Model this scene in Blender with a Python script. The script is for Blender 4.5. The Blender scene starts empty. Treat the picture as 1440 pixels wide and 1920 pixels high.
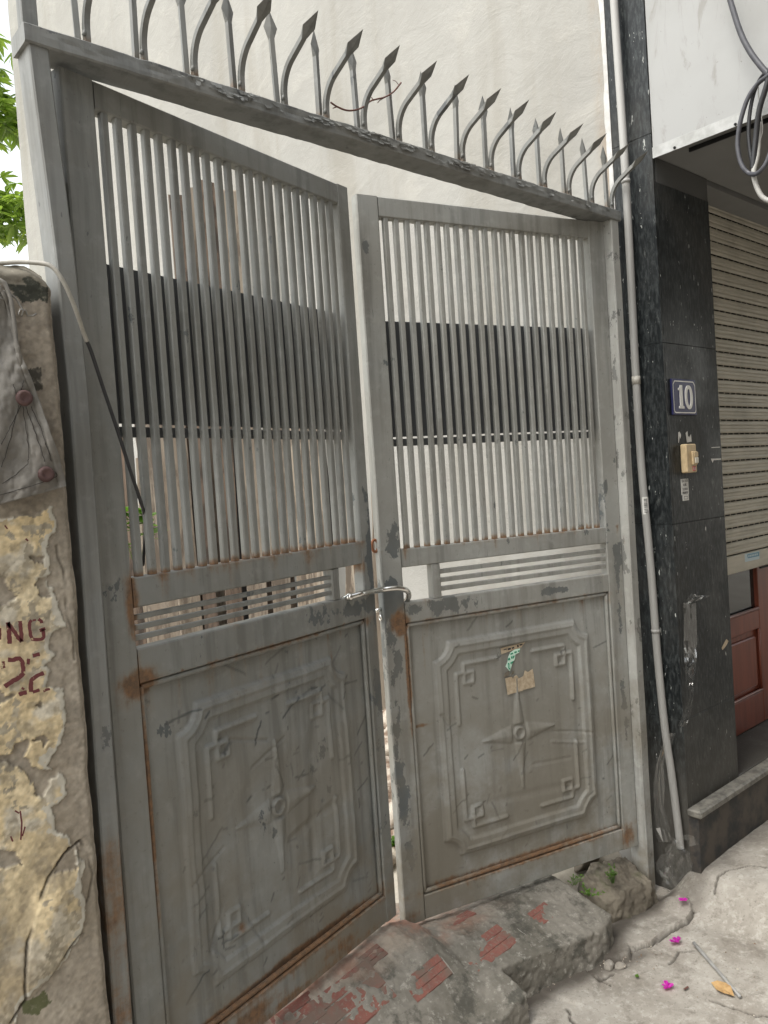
import bpy, bmesh, math, random
import numpy as np
from mathutils import Vector, Matrix

random.seed(7)
S = bpy.context.scene
COL = S.collection
R = math.radians

# ------------------------------------------------------------------ camera
CAM = np.array([-0.5415, -1.5101, 1.5])
YAW, PIT, ROL, FPX = R(41.12), R(-1.93), R(-3.84), 1490.0
_F = np.array([math.sin(YAW)*math.cos(PIT), math.cos(YAW)*math.cos(PIT), math.sin(PIT)])
_R = np.array([math.cos(YAW), -math.sin(YAW), 0.0])
_U = np.cross(_R, _F)
CR = _R*math.cos(ROL) + _U*math.sin(ROL)
CU = -_R*math.sin(ROL) + _U*math.cos(ROL)
cd = bpy.data.cameras.new('camera')
cam = bpy.data.objects.new('camera', cd)
COL.objects.link(cam)
m = Matrix((CR, CU, -_F)).transposed().to_4x4()
m.translation = Vector(CAM)
cam.matrix_world = m
cd.sensor_fit = 'VERTICAL'
cd.sensor_height = 24.0
cd.lens = 24.0*FPX/1920.0
cd.clip_start = 0.02
cd.clip_end = 400
S.camera = cam

# ------------------------------------------------------------------ light
SUN_AZ, SUN_EL = R(-90), R(58)          # azimuth clockwise from +Y
w = bpy.data.worlds.new('World'); S.world = w; w.use_nodes = True
wn = w.node_tree.nodes; wl = w.node_tree.links
for n in list(wn): wn.remove(n)
sky = wn.new('ShaderNodeTexSky'); sky.sky_type = 'NISHITA'; sky.sun_disc = False
sky.sun_elevation = SUN_EL; sky.sun_rotation = SUN_AZ
sky.air_density = 2.2; sky.dust_density = 2.5; sky.ozone_density = 0.3
bg = wn.new('ShaderNodeBackground'); bg.inputs[1].default_value = 0.15
wo = wn.new('ShaderNodeOutputWorld')
bw_ = wn.new('ShaderNodeRGBToBW'); hz = wn.new('ShaderNodeMix'); hz.data_type = 'RGBA'; hz.inputs[0].default_value = .78   # even white haze
wl.new(sky.outputs[0], bw_.inputs[0]); wl.new(sky.outputs[0], hz.inputs[6]); wl.new(bw_.outputs[0], hz.inputs[7])
wl.new(hz.outputs[2], bg.inputs[0]); wl.new(bg.outputs[0], wo.inputs[0])
sd = bpy.data.lights.new('sun', 'SUN'); sd.energy = .95; sd.angle = R(25); sd.color = (1, .96, .88)
sun = bpy.data.objects.new('sun', sd); COL.objects.link(sun)
sv = Vector((math.sin(SUN_AZ)*math.cos(SUN_EL), math.cos(SUN_AZ)*math.cos(SUN_EL), math.sin(SUN_EL)))
sun.rotation_euler = sv.to_track_quat('Z', 'Y').to_euler()
sun.location = (0, 0, 12)
S.view_settings.view_transform = 'Standard'; S.view_settings.look = 'None'
S.view_settings.gamma = 1.0; S.view_settings.use_curve_mapping = False
S.view_settings.exposure = 1.28

# ------------------------------------------------------------------ survey: a measured sight line met with a known plane
def ray(x, y):
    return CR*(x-720) - CU*(y-960) + _F*FPX
def hit(x, y, ax, v):
    r = ray(x, y); return CAM + r*((v-CAM[ax])/r[ax])
def onX(x, y, v): return hit(x, y, 0, v)
def onY(x, y, v): return hit(x, y, 1, v)
def onZ(x, y, v): return hit(x, y, 2, v)

# ------------------------------------------------------------------ numeric noise
def _h(ix, iy, s):
    n = (ix.astype(np.int64)*374761393 + iy.astype(np.int64)*668265263 + s*1442695041) & 0x7fffffff
    n = ((n ^ (n >> 13))*1274126177) & 0x7fffffff
    return ((n ^ (n >> 16)) & 0xffff)/65535.0
def vnoise(x, y, s=0):
    x = np.asarray(x, float); y = np.asarray(y, float)
    ix = np.floor(x); iy = np.floor(y); fx = x-ix; fy = y-iy
    fx = fx*fx*(3-2*fx); fy = fy*fy*(3-2*fy)
    a = _h(ix, iy, s); b = _h(ix+1, iy, s); c = _h(ix, iy+1, s); d = _h(ix+1, iy+1, s)
    return (a*(1-fx)+b*fx)*(1-fy) + (c*(1-fx)+d*fx)*fy
def fbm(x, y, s=0, o=4):
    t = 0; a = .5; n = 0
    for k in range(o):
        t = t + a*vnoise(np.asarray(x)*2**k, np.asarray(y)*2**k, s+17*k); n += a; a *= .5
    return t/n
def sstep(a, b, x):
    t = np.clip((np.asarray(x, float)-a)/(b-a), 0, 1); return t*t*(3-2*t)
def inpoly(px, py, poly):
    ins = np.zeros(np.shape(px), bool); n = len(poly)
    for i in range(n):
        x1, y1 = poly[i]; x2, y2 = poly[(i+1) % n]
        c = ((y1 > py) != (y2 > py)) & (px < (x2-x1)*(py-y1)/((y2-y1) if y2 != y1 else 1e-9)+x1)
        ins ^= c
    return ins
def dseg(px, py, a, b):
    ax, ay = a; bx, by = b; dx, dy = bx-ax, by-ay
    L = dx*dx+dy*dy+1e-12
    t = np.clip(((px-ax)*dx+(py-ay)*dy)/L, 0, 1)
    return np.hypot(px-ax-t*dx, py-ay-t*dy)
def dpoly(px, py, pts):
    d = np.full(np.shape(px), 9.0)
    for a, b in zip(pts[:-1], pts[1:]): d = np.minimum(d, dseg(px, py, a, b))
    return d

# ------------------------------------------------------------------ mesh helpers
class MB:
    def __init__(s): s.v = []; s.f = []; s.smooth = []
    def add(s, vs, fs, smooth=False):
        o = len(s.v); s.v += [tuple(map(float, p)) for p in vs]
        s.f += [tuple(i+o for i in f) for f in fs]; s.smooth += [smooth]*len(fs)
        return s
    def box(s, x0, x1, y0, y1, z0, z1, c=0.0):
        if c <= 0:
            v = [(x, y, z) for z in (z0, z1) for y in (y0, y1) for x in (x0, x1)]
            return s.add(v, [(0, 2, 3, 1), (4, 5, 7, 6), (0, 1, 5, 4), (2, 6, 7, 3), (0, 4, 6, 2), (1, 3, 7, 5)])
        bm = bmesh.new(); bmesh.ops.create_cube(bm, size=1)
        for q in bm.verts:
            q.co = ((x0+x1)/2+q.co.x*(x1-x0), (y0+y1)/2+q.co.y*(y1-y0), (z0+z1)/2+q.co.z*(z1-z0))
        bmesh.ops.bevel(bm, geom=bm.edges[:], offset=c, segments=1, affect='EDGES', profile=.5)
        bm.verts.ensure_lookup_table(); bm.verts.index_update()
        s.add([q.co[:] for q in bm.verts], [tuple(q.index for q in f.verts) for f in bm.faces]); bm.free()
        return s
    def beam(s, axis, a0, a1, n, p0, p1, q0, q1, c=.002, mp=1):
        """chamfered box bar; axis 'x' or 'z'; p = cross axis (z or x), q = y (front q0). Subdivided for wear."""
        front = [(p0+c+(p1-p0-2*c)*i/mp, q0) for i in range(mp+1)]
        back = [(p1-c-(p1-p0-2*c)*i/mp, q1) for i in range(mp+1)]
        prof = front + [(p1, q0+c), (p1, q1-c)] + back + [(p0, q1-c), (p0, q0+c)]
        k = len(prof); vs = []
        for i in range(n+1):
            a = a0+(a1-a0)*i/n
            for p, q in prof: vs.append((a, q, p) if axis == 'x' else (p, q, a))
        fs = []
        for i in range(n):
            for j in range(k):
                a = i*k+j; b = i*k+(j+1) % k
                f = (a, b, b+k, a+k)
                fs.append(f if axis == 'z' else f[::-1])
        e0 = tuple(range(k)); e1 = tuple(n*k+j for j in range(k))
        if axis == 'z': fs += [e0[::-1], e1]
        else: fs += [e0, e1[::-1]]
        return s.add(vs, fs)
    def tube(s, pts, r, n=8, cap=True, closed=False):
        P = [Vector(p) for p in pts]; k = len(P)
        rs = r if hasattr(r, '__len__') else [r]*k
        vs = []; up = None
        for i in range(k):
            if closed: t = (P[(i+1) % k]-P[i-1])
            else: t = (P[min(i+1, k-1)]-P[max(i-1, 0)])
            t.normalize()
            if up is None:
                up = Vector((0, 0, 1)) if abs(t.z) < .9 else Vector((1, 0, 0))
            x = (up-t*up.dot(t)).normalized(); y = t.cross(x); up = x
            for j in range(n):
                a = 2*math.pi*(j+.5)/n
                vs.append(P[i]+x*math.cos(a)*rs[i]+y*math.sin(a)*rs[i])
        fs = []
        for i in range(k if closed else k-1):
            i2 = (i+1) % k
            for j in range(n):
                fs.append((i*n+j, i*n+(j+1) % n, i2*n+(j+1) % n, i2*n+j))
        if cap and not closed:
            fs += [tuple(range(n))[::-1], tuple((k-1)*n+j for j in range(n))]
        return s.add(vs, fs, n > 4)
    def build(s, name, mat, parent=None, attrs=None):
        me = bpy.data.meshes.new(name)
        me.from_pydata(s.v, [], s.f)
        if any(s.smooth): me.polygons.foreach_set('use_smooth', s.smooth)
        if attrs: setattrs(me, attrs)
        return link(name, me, mat, parent)
def setattrs(me, attrs):
    co = np.zeros(len(me.vertices)*3); me.vertices.foreach_get('co', co); co = co.reshape(-1, 3)
    for k, fn in attrs.items():
        a = me.attributes.new(k, 'FLOAT', 'POINT')
        a.data.foreach_set('value', np.asarray(fn(co) if callable(fn) else fn, dtype=np.float32))
def setcolor(me, name, arr):
    a = me.attributes.new(name, 'FLOAT_COLOR', 'POINT')
    c = np.ones((len(me.vertices), 4), dtype=np.float32); c[:, :3] = arr
    a.data.foreach_set('color', c.ravel())
def link(name, me, mat, parent=None):
    o = bpy.data.objects.new(name, me); COL.objects.link(o)
    if mat is not None and not me.materials: me.materials.append(mat)
    if parent is not None: o.parent = parent
    return o
def gridmesh(name, X, Y, Z, flip=False, smooth=True):
    """X,Y,Z arrays (n,m) -> mesh"""
    n, mm = X.shape
    v = np.stack([X, Y, Z], -1).reshape(-1, 3)
    i = np.arange(n*mm).reshape(n, mm)
    f = np.stack([i[:-1, :-1], i[1:, :-1], i[1:, 1:], i[:-1, 1:]], -1).reshape(-1, 4)
    if flip: f = f[:, ::-1]
    me = bpy.data.meshes.new(name)
    me.vertices.add(len(v)); me.vertices.foreach_set('co', v.ravel())
    me.loops.add(f.size); me.loops.foreach_set('vertex_index', f.ravel().astype(np.int32))
    me.polygons.add(len(f)); me.polygons.foreach_set('loop_start', np.arange(0, f.size, 4, dtype=np.int32))
    me.polygons.foreach_set('loop_total', np.full(len(f), 4, dtype=np.int32))
    me.polygons.foreach_set('use_smooth', np.full(len(f), smooth))
    me.update(calc_edges=True); me.validate()
    return me
def thing(name, label, cat, loc=(0, 0, 0), rz=0, group=None):
    o = bpy.data.objects.new(name, None); COL.objects.link(o)
    o.empty_display_size = .1
    o.location = loc; o.rotation_euler = (0, 0, rz)
    return tag(o, label, cat, group)
def tag(o, label, cat, group=None):
    o['label'] = label; o['category'] = cat
    if group: o['group'] = group
    return o
def structure(o): o['kind'] = 'structure'; return o

# ------------------------------------------------------------------ material helpers
class NT:
    def __init__(s, name):
        s.m = bpy.data.materials.new(name); s.m.use_nodes = True
        s.n = s.m.node_tree.nodes; s.l = s.m.node_tree.links
        s.b = s.n['Principled BSDF']; s.out = s.n['Material Output']
        s._pos = None
    def pos(s):
        if s._pos is None: s._pos = s.n.new('ShaderNodeNewGeometry').outputs['Position']
        return s._pos
    def mapped(s, sc, src=None, rot=(0, 0, 0)):
        k = s.n.new('ShaderNodeMapping'); k.inputs['Scale'].default_value = sc; k.inputs['Rotation'].default_value = rot
        s.l.new(src or s.pos(), k.inputs['Vector']); return k.outputs[0]
    def noise(s, scale, detail=4, rough=.55, vec=None, dist=0.0):
        k = s.n.new('ShaderNodeTexNoise'); k.inputs['Scale'].default_value = scale
        k.inputs['Detail'].default_value = detail; k.inputs['Roughness'].default_value = rough
        k.inputs['Distortion'].default_value = dist
        s.l.new(vec or s.pos(), k.inputs['Vector']); return k.outputs['Fac']
    def vor(s, scale, feat='F1', vec=None, out='Distance'):
        k = s.n.new('ShaderNodeTexVoronoi'); k.feature = feat; k.inputs['Scale'].default_value = scale
        s.l.new(vec or s.pos(), k.inputs['Vector']); return k.outputs[out]
    def attr(s, name, out='Fac'):
        k = s.n.new('ShaderNodeAttribute'); k.attribute_name = name; return k.outputs[out]
    def sep(s, vec=None):
        k = s.n.new('ShaderNodeSeparateXYZ'); s.l.new(vec or s.pos(), k.inputs[0]); return k.outputs
    def math(s, op, a, b=0.0, clamp=False):
        k = s.n.new('ShaderNodeMath'); k.operation = op; k.use_clamp = clamp
        for i, q in enumerate((a, b)):
            if isinstance(q, (int, float)): k.inputs[i].default_value = q
            else: s.l.new(q, k.inputs[i])
        return k.outputs[0]
    def rng(s, v, a, b, c=0.0, d=1.0):
        k = s.n.new('ShaderNodeMapRange'); k.interpolation_type = 'SMOOTHSTEP'
        s.l.new(v, k.inputs[0])
        for i, q in enumerate((a, b, c, d)): k.inputs[i+1].default_value = q
        return k.outputs[0]
    def mix(s, f, a, b, mode='MIX'):
        k = s.n.new('ShaderNodeMix'); k.data_type = 'RGBA'; k.blend_type = mode
        for i, q in ((0, f), (6, a), (7, b)):
            if isinstance(q, (int, float)): k.inputs[i].default_value = q
            elif isinstance(q, tuple): k.inputs[i].default_value = (*q, 1)
            else: s.l.new(q, k.inputs[i])
        return k.outputs[2]
    def col(s, v): s._set('Base Color', v); return s
    def _set(s, inp, v):
        if isinstance(v, tuple): s.b.inputs[inp].default_value = (*v, 1)
        elif isinstance(v, (int, float)): s.b.inputs[inp].default_value = v
        else: s.l.new(v, s.b.inputs[inp])
    def set(s, **k):
        for a, v in k.items(): s._set(a.replace('_', ' '), v)
        return s
    def bump(s, h, strength=.3, dist=.002):
        k = s.n.new('ShaderNodeBump'); k.inputs['Strength'].default_value = strength; k.inputs['Distance'].default_value = dist
        s.l.new(h, k.inputs['Height']); s.l.new(k.outputs[0], s.b.inputs['Normal']); return s

def paint_mat(name, c1, c2, primer, chipbias=0.0, rough=.55):
    t = NT(name)
    n1 = t.noise(2.2, 5, .6); n2 = t.noise(30, 4, .6)
    streak = t.noise(1, 5, .6, t.mapped((26, 26, 1.6)))
    c = t.mix(t.rng(n1, .3, .7), c1, c2)
    c = t.mix(t.math('MULTIPLY', t.rng(streak, .46, .66), .55), c, tuple(q*.52 for q in c2))
    c = t.mix(t.math('MULTIPLY', t.rng(n2, .5, .75), .3), c, tuple(min(1, q*1.35) for q in c1))
    # chips down to the dark primer
    cn = t.noise(11, 8, .68, t.mapped((1.2, 1.2, .75)))
    chip = t.rng(t.math('ADD', cn, t.math('MULTIPLY', t.attr('chip'), .27)), .665-chipbias, .68-chipbias)
    c = t.mix(t.math('MULTIPLY', chip, .9), c, t.mix(n2, tuple(q*.8 for q in primer), tuple(q*1.35 for q in primer)))
    # scratches
    sc = t.noise(1, 3, .5, t.mapped((70, 70, 10), rot=(.9, .6, .8)), dist=2.2)
    scr = t.math('MULTIPLY', t.rng(sc, .715, .735), .6)
    c = t.mix(scr, c, tuple(q*.7 for q in primer))
    c = t.mix(t.attr('mark'), c, tuple(q*.62 for q in primer))
    # road dirt splashed on the lower part, hand grime in broad smears
    zz = t.sep()[2]
    dn = t.noise(3.1, 6, .68)
    gr = t.math('MULTIPLY', t.math('ADD', t.rng(zz, 1.25, .25, 0.0, .62), .22), t.rng(dn, .38, .60))
    c = t.mix(gr, c, (.178, .158, .122))
    c = t.mix(t.math('MULTIPLY', t.rng(t.noise(70, 5, .75), .60, .68), .35), c, (.10, .09, .075))
    # rust
    rn = t.noise(24, 7, .7); rs = t.noise(1, 4, .6, t.mapped((60, 60, 5)))
    rv = t.math('ADD', t.math('MULTIPLY', t.attr('rust'), 1.0), t.math('MULTIPLY', t.math('SUBTRACT', t.math('ADD', t.math('MULTIPLY', rn, .6), t.math('MULTIPLY', rs, .4)), .5), 1.5))
    rust = t.rng(rv, .36, .74)
    rc = t.mix(t.rng(t.noise(60, 5, .7), .35, .65), (.055, .024, .014), (.20, .085, .032))
    c = t.mix(t.math('MULTIPLY', rust, .92), c, rc)
    c = t.mix(t.math('MULTIPLY', t.rng(rv, .2, .6), .35), c, (.22, .15, .085))
    t.col(c)
    t.set(Roughness=t.math('ADD', t.math('MULTIPLY', rust, .3), t.rng(n1, .3, .7, rough-.08, rough+.1)))
    t.bump(t.math('ADD', t.math('MULTIPLY', n2, .35), t.math('SUBTRACT', t.math('MULTIPLY', rn, t.math('MULTIPLY', rust, .9)), t.math('MULTIPLY', chip, .6))), .35, .0016)
    return t.m

def simple(name, c1, c2, scale=20, rough=.6, bump=.15, bdist=.001, metal=0.0, spec=.5):
    t = NT(name); n = t.noise(scale, 5, .6)
    t.col(t.mix(t.rng(n, .3, .7), c1, c2)).set(Roughness=rough, Metallic=metal)
    t.b.inputs['Specular IOR Level'].default_value = spec
    t.bump(n, bump, bdist)
    return t.m

M = {}
M['paint'] = paint_mat('gate_paint', (.243, .248, .235), (.188, .192, .180), (.072, .083, .088))
M['paint_lit'] = paint_mat('gate_paint_lit', (.325, .327, .308), (.258, .26, .243), (.085, .096, .10))  # lighter gate paint: stronger light on the right leaf put into its colour
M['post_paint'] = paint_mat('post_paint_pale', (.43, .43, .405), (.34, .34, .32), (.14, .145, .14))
M['frame_paint'] = paint_mat('frame_paint', (.225, .23, .222), (.175, .18, .173), (.085, .09, .092))
M['sheet'] = simple('dark_sheet_paint', (.08, .085, .09), (.105, .11, .115), 3, .55)
M['chrome'] = NT('worn_steel').col((.80, .79, .76)).set(Metallic=1.0, Roughness=.16).m
t = NT('rusty_iron'); t.col(t.mix(t.noise(160, 5, .7), (.1, .04, .02), (.36, .15, .07))).set(Roughness=.85).bump(t.noise(300), .5, .0006); M['rust'] = t.m

# render of the house flank wall: pale lime plaster, trowel relief, stains
t = NT('plaster_beige')
xyz = t.sep()
big = t.noise(.9, 6, .62); fine = t.noise(140, 3, .6); tro = t.noise(5, 6, .62, t.mapped((1, 1, 1.4)), dist=.6)
c = t.mix(t.rng(big, .35, .68), (.348, .342, .320), (.295, .289, .269))
c = t.mix(t.math('MULTIPLY', t.rng(tro, .5, .72), .35), c, (.43, .415, .38))
vstr = t.noise(1, 5, .6, t.mapped((3, 3, .28)))
c = t.mix(t.math('MULTIPLY', t.rng(vstr, .48, .68), .55), c, (.255, .24, .205))
damp = t.math('MULTIPLY', t.math('MULTIPLY', t.rng(xyz[2], 1.75, 1.55), t.rng(xyz[1], .42, .30)), t.rng(t.noise(9, 6, .65), .36, .6))
c = t.mix(t.math('MULTIPLY', damp, .6), c, (.24, .225, .195))
edge = t.math('MULTIPLY', t.rng(xyz[1], .12, .035), t.rng(t.noise(9, 6, .7, t.mapped((1, 1, .4))), .35, .6))
c = t.mix(t.math('MULTIPLY', edge, .7), c, (.27, .185, .11))
t.col(c).set(Roughness=.93)
t.bump(t.math('ADD', t.math('MULTIPLY', tro, 3.2), t.math('ADD', t.math('MULTIPLY', fine, .35), t.math('MULTIPLY', t.noise(26, 4, .6), .7))), .42, .006)
M['plaster'] = t.m

# speckled black granite
t = NT('black_granite')
st = t.mapped((1.5, 1.5, .42))
b = t.noise(75, 5, .7, st); big = t.noise(3.2, 5, .6)
c = t.mix(t.rng(b, .42, .66), (.007, .009, .010), (.036, .041, .042))
c = t.mix(t.math('MULTIPLY', t.rng(t.noise(34, 5, .75, st), .60, .66), .8), c, (.085, .09, .087))
c = t.mix(t.rng(t.noise(52, 3, .6, st), .69, .715), c, (.42, .43, .41))
c = t.mix(t.math('MULTIPLY', t.rng(big, .48, .70), .35), c, (.075, .072, .064))
zz = t.sep()[2]
c = t.mix(t.math('MULTIPLY', t.rng(zz, .75, .1), .55), c, (.10, .09, .075))
t.col(c).set(Roughness=t.rng(big, .35, .65, .34, .62)).bump(b, .08, .0006); t.b.inputs['Specular IOR Level'].default_value = .35
M['granite'] = t.m
t = NT('granite_worn_edge'); n = t.noise(30, 6, .65)
t.col(t.mix(t.rng(n, .35, .65), (.09, .085, .075), (.2, .19, .165))).set(Roughness=.6).bump(n, .15, .001); M['granite_worn'] = t.m
t = NT('plinth_render'); n = t.noise(7, 7, .65); n2 = t.noise(60, 5, .7)
c = t.mix(t.rng(n, .4, .6), (.075, .062, .05), (.022, .023, .024)); c = t.mix(t.rng(n2, .68, .73), c, (.3, .29, .27))
t.col(c).set(Roughness=.7).bump(n2, .2, .0015); M['plinth'] = t.m

# white-ish painted panel of the overhanging box
t = NT('fascia_white'); n = t.noise(2.5, 6, .6); s2 = t.noise(1, 6, .7, t.mapped((14, 14, 3.0)), dist=.8)
c = t.mix(t.rng(n, .35, .7), (.335, .337, .332), (.285, .285, .275))
c = t.mix(t.math('MULTIPLY', t.rng(s2, .55, .66), .55), c, (.20, .188, .165))
c = t.mix(t.math('MULTIPLY', t.rng(t.noise(34, 6, .75), .66, .70), .6), c, (.13, .12, .10))
t.col(c).set(Roughness=.55).bump(n, .1, .002); M['fascia'] = t.m
M['lintel'] = simple('lintel_grey', (.075, .075, .073), (.09, .09, .087), 3, .85)
M['soffit'] = simple('soffit_grey', (.19, .19, .183), (.22, .22, .213), 3, .85)
M['alu'] = simple('aluminium_strip', (.42, .42, .41), (.3, .3, .285), 25, .45, .1, .001, .3)
t = NT('shutter_paint'); n = t.noise(1, 5, .6, t.mapped((6, 6, 40))); dd = t.noise(5, 5, .6)
c = t.mix(t.rng(n, .3, .7), (.47, .44, .365), (.39, .365, .30)); c = t.mix(t.math('MULTIPLY', t.rng(dd, .45, .7), .4), c, (.22, .20, .16))
t.col(c).set(Roughness=.5).bump(n, .05, .001); M['shutter'] = t.m
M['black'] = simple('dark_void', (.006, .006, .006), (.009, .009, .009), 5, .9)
t = NT('varnished_door'); n = t.noise(1, 6, .6, t.mapped((30, 30, 3)), dist=.5)
t.col(t.mix(t.rng(n, .3, .7), (.21, .055, .030), (.14, .036, .02))).set(Roughness=.35).bump(n, .06, .001); M['door'] = t.m
t = NT('door_glass'); t.col((.012, .015, .015)).set(Roughness=.06); t.b.inputs['Specular IOR Level'].default_value = .8; M['glass'] = t.m

# concrete of the alley
t = NT('alley_concrete')
n1 = t.noise(3.4, 7, .62); n2 = t.noise(34, 7, .75); n3 = t.noise(120, 4, .7)
c = t.mix(t.rng(n1, .38, .62), (.27, .245, .21), (.37, .345, .305))
c = t.mix(t.math('MULTIPLY', t.rng(n2, .48, .66), .75), c, (.47, .445, .40))
c = t.mix(t.math('MULTIPLY', t.rng(t.noise(11, 7, .75), .50, .66), .75), c, (.19, .168, .14))
c = t.mix(t.math('MULTIPLY', t.rng(n3, .58, .66), .6), c, (.15, .132, .11))
c = t.mix(t.math('MULTIPLY', t.rng(t.sep()[1], .12, .22), .75), c, t.mix(t.rng(n2, .4, .6), (.52, .48, .40), (.42, .385, .32)))
c = t.mix(t.attr('dirt_shade'), c, (.06, .05, .04))
t.col(c).set(Roughness=.92).bump(t.math('ADD', n2, t.math('MULTIPLY', n3, .5)), .5, .003); M['ground'] = t.m
t = NT('ramp_mortar')
n1 = t.noise(6, 7, .65); n2 = t.noise(55, 6, .7); xyz = t.sep()
c = t.mix(t.rng(n1, .34, .64), (.13, .12, .098), (.24, .222, .19))
c = t.mix(t.math('MULTIPLY', t.rng(n2, .52, .7), .7), c, (.42, .40, .355))
c = t.mix(t.math('MULTIPLY', t.rng(t.noise(9, 7, .75), .50, .64), .8), c, (.06, .058, .047))
crest = t.math('MULTIPLY', t.math('MULTIPLY', t.rng(xyz[1], .10, .17), t.rng(xyz[0], 1.4, 1.0)), t.rng(t.noise(14, 6, .7), .3, .6))
c = t.mix(t.math('MULTIPLY', crest, .8), c, t.mix(t.rng(t.noise(8, 4, .6), .4, .6), (.30, .16, .11), (.36, .30, .24)))
drip = t.noise(1, 3, .5, t.mapped((90, 7, 7)))
c = t.mix(t.math('MULTIPLY', t.rng(drip, .73, .76), t.math('MULTIPLY', t.rng(xyz[1], .14, .08), .5)), c, (.5, .48, .43))
t.col(c).set(Roughness=.9).bump(t.math('ADD', n2, t.math('MULTIPLY', n1, .8)), .6, .004); M['ramp'] = t.m
t = NT('red_brick'); n = t.noise(26, 6, .65); n2 = t.noise(120, 4, .7)
c = t.mix(t.rng(n, .3, .7), (.25, .098, .075), (.19, .08, .064)); c = t.mix(t.math('MULTIPLY', t.rng(n2, .5, .66), .6), c, (.21, .18, .15))
c = t.mix(t.math('MULTIPLY', t.rng(t.noise(9, 5, .6), .46, .6), .75), c, (.15, .125, .10))
t.col(c).set(Roughness=.9).bump(n2, .4, .0015); M['brick'] = t.m
t = NT('mossy_stone'); n = t.noise(8, 7, .65); n2 = t.noise(60, 5, .7)
c = t.mix(t.rng(n, .35, .65), (.10, .085, .065), (.2, .175, .135)); c = t.mix(t.math('MULTIPLY', t.rng(t.noise(14, 5, .6), .52, .66), .6), c, (.075, .08, .04))
t.col(c).set(Roughness=.95).bump(t.math('ADD', n, n2), .7, .005); M['stone'] = t.m
t = NT('pale_rubble'); n = t.noise(12, 7, .65)
t.col(t.mix(t.rng(n, .38, .62), (.17, .11, .075), (.50, .45, .38))).set(Roughness=.95).bump(n, .7, .006); M['rubble'] = t.m

# boundary wall plaster uses painted colour layers stored on its vertices
t = NT('flaking_wall')
n2 = t.noise(90, 6, .7); n1 = t.noise(14, 6, .65)
c = t.mix(t.math('MULTIPLY', t.rng(n2, .5, .75), .35), t.attr('layer', 'Color'), (.45, .41, .33))
c = t.mix(t.math('MULTIPLY', t.rng(n1, .52, .7), .4), c, (.11, .095, .075))
t.col(c).set(Roughness=.95).bump(n2, .35, .0015); M['wall'] = t.m
t = NT('red_stencil_paint'); n = t.noise(260, 4, .7); n1 = t.noise(70, 4, .6)
t.col(t.mix(t.rng(n1, .62, .68), t.mix(n, (.095, .022, .025), (.16, .04, .04)), (.45, .36, .22))).set(Roughness=.8); M['stencil'] = t.m
t = NT('grey_canvas'); n = t.noise(18, 6, .65); wv = t.noise(420, 2, .5)
c = t.mix(t.rng(n, .35, .65), (.175, .165, .148), (.25, .236, .214)); c = t.mix(t.math('MULTIPLY', t.rng(t.noise(5, 5, .6), .5, .7), .5), c, (.13, .115, .095))
t.col(c).set(Roughness=.85).bump(t.math('ADD', n, t.math('MULTIPLY', wv, .4)), .5, .002); M['canvas'] = t.m
M['eyelet'] = simple('rusted_eyelet', (.06, .03, .028), (.10, .055, .05), 90, .7, .4)
M['thread'] = simple('dark_thread', (.035, .03, .026), (.05, .045, .04), 90, .9)
M['steelwire'] = NT('hook_wire').col((.3, .29, .27)).set(Metallic=.9, Roughness=.4).m
M['cable_grey'] = simple('grey_cable', (.30, .285, .25), (.38, .36, .32), 60, .5)
M['cable_black'] = simple('black_cable', (.02, .02, .022), (.03, .03, .033), 60, .45)
M['cable_slate'] = simple('slate_cable', (.05, .05, .058), (.075, .075, .085), 40, .45)
M['cable_pale'] = simple('pale_cable', (.42, .41, .38), (.34, .33, .31), 40, .5)
t = NT('pvc_pipe'); n = t.noise(1, 5, .6, t.mapped((20, 20, 3))); zz = t.sep()[2]
c = t.mix(t.rng(n, .35, .7), (.285, .28, .268), (.215, .21, .20)); c = t.mix(t.rng(zz, 2.2, 2.7), c, (.40, .395, .38))
t.col(c).set(Roughness=.5).bump(n, .05, .001); M['pipe'] = t.m
M['sealant'] = simple('white_sealant', (.58, .58, .57), (.46, .455, .44), 30, .8, .6, .004)
M['navy'] = NT('navy_enamel').col((.016, .018, .075)).set(Roughness=.3).m
M['white_enamel'] = NT('white_enamel').col((.62, .61, .58)).set(Roughness=.35).m
M['bell'] = simple('aged_ivory_plastic', (.52, .40, .24), (.42, .32, .19), 50, .45, .05)
M['bell_btn'] = NT('pale_button').col((.6, .56, .47)).set(Roughness=.35).m
M['red_label'] = NT('red_label').col((.5, .02, .02)).set(Roughness=.5).m
M['paper'] = simple('label_paper', (.62, .61, .58), (.5, .49, .46), 60, .8)
M['old_paper'] = simple('aged_paper', (.52, .43, .31), (.36, .28, .19), 70, .9, .5)
M['ink'] = NT('black_ink').col((.03, .03, .032)).set(Roughness=.7).m
M['green_ink'] = NT('green_ink').col((.01, .28, .15)).set(Roughness=.6).m
M['mint'] = NT('mint_paper').col((.62, .80, .69)).set(Roughness=.7).m
M['blue_label'] = NT('blue_label').col((.12, .27, .38)).set(Roughness=.5).m
M['pale_blue'] = NT('pale_blue_print').col((.45, .56, .6)).set(Roughness=.5).m
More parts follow.
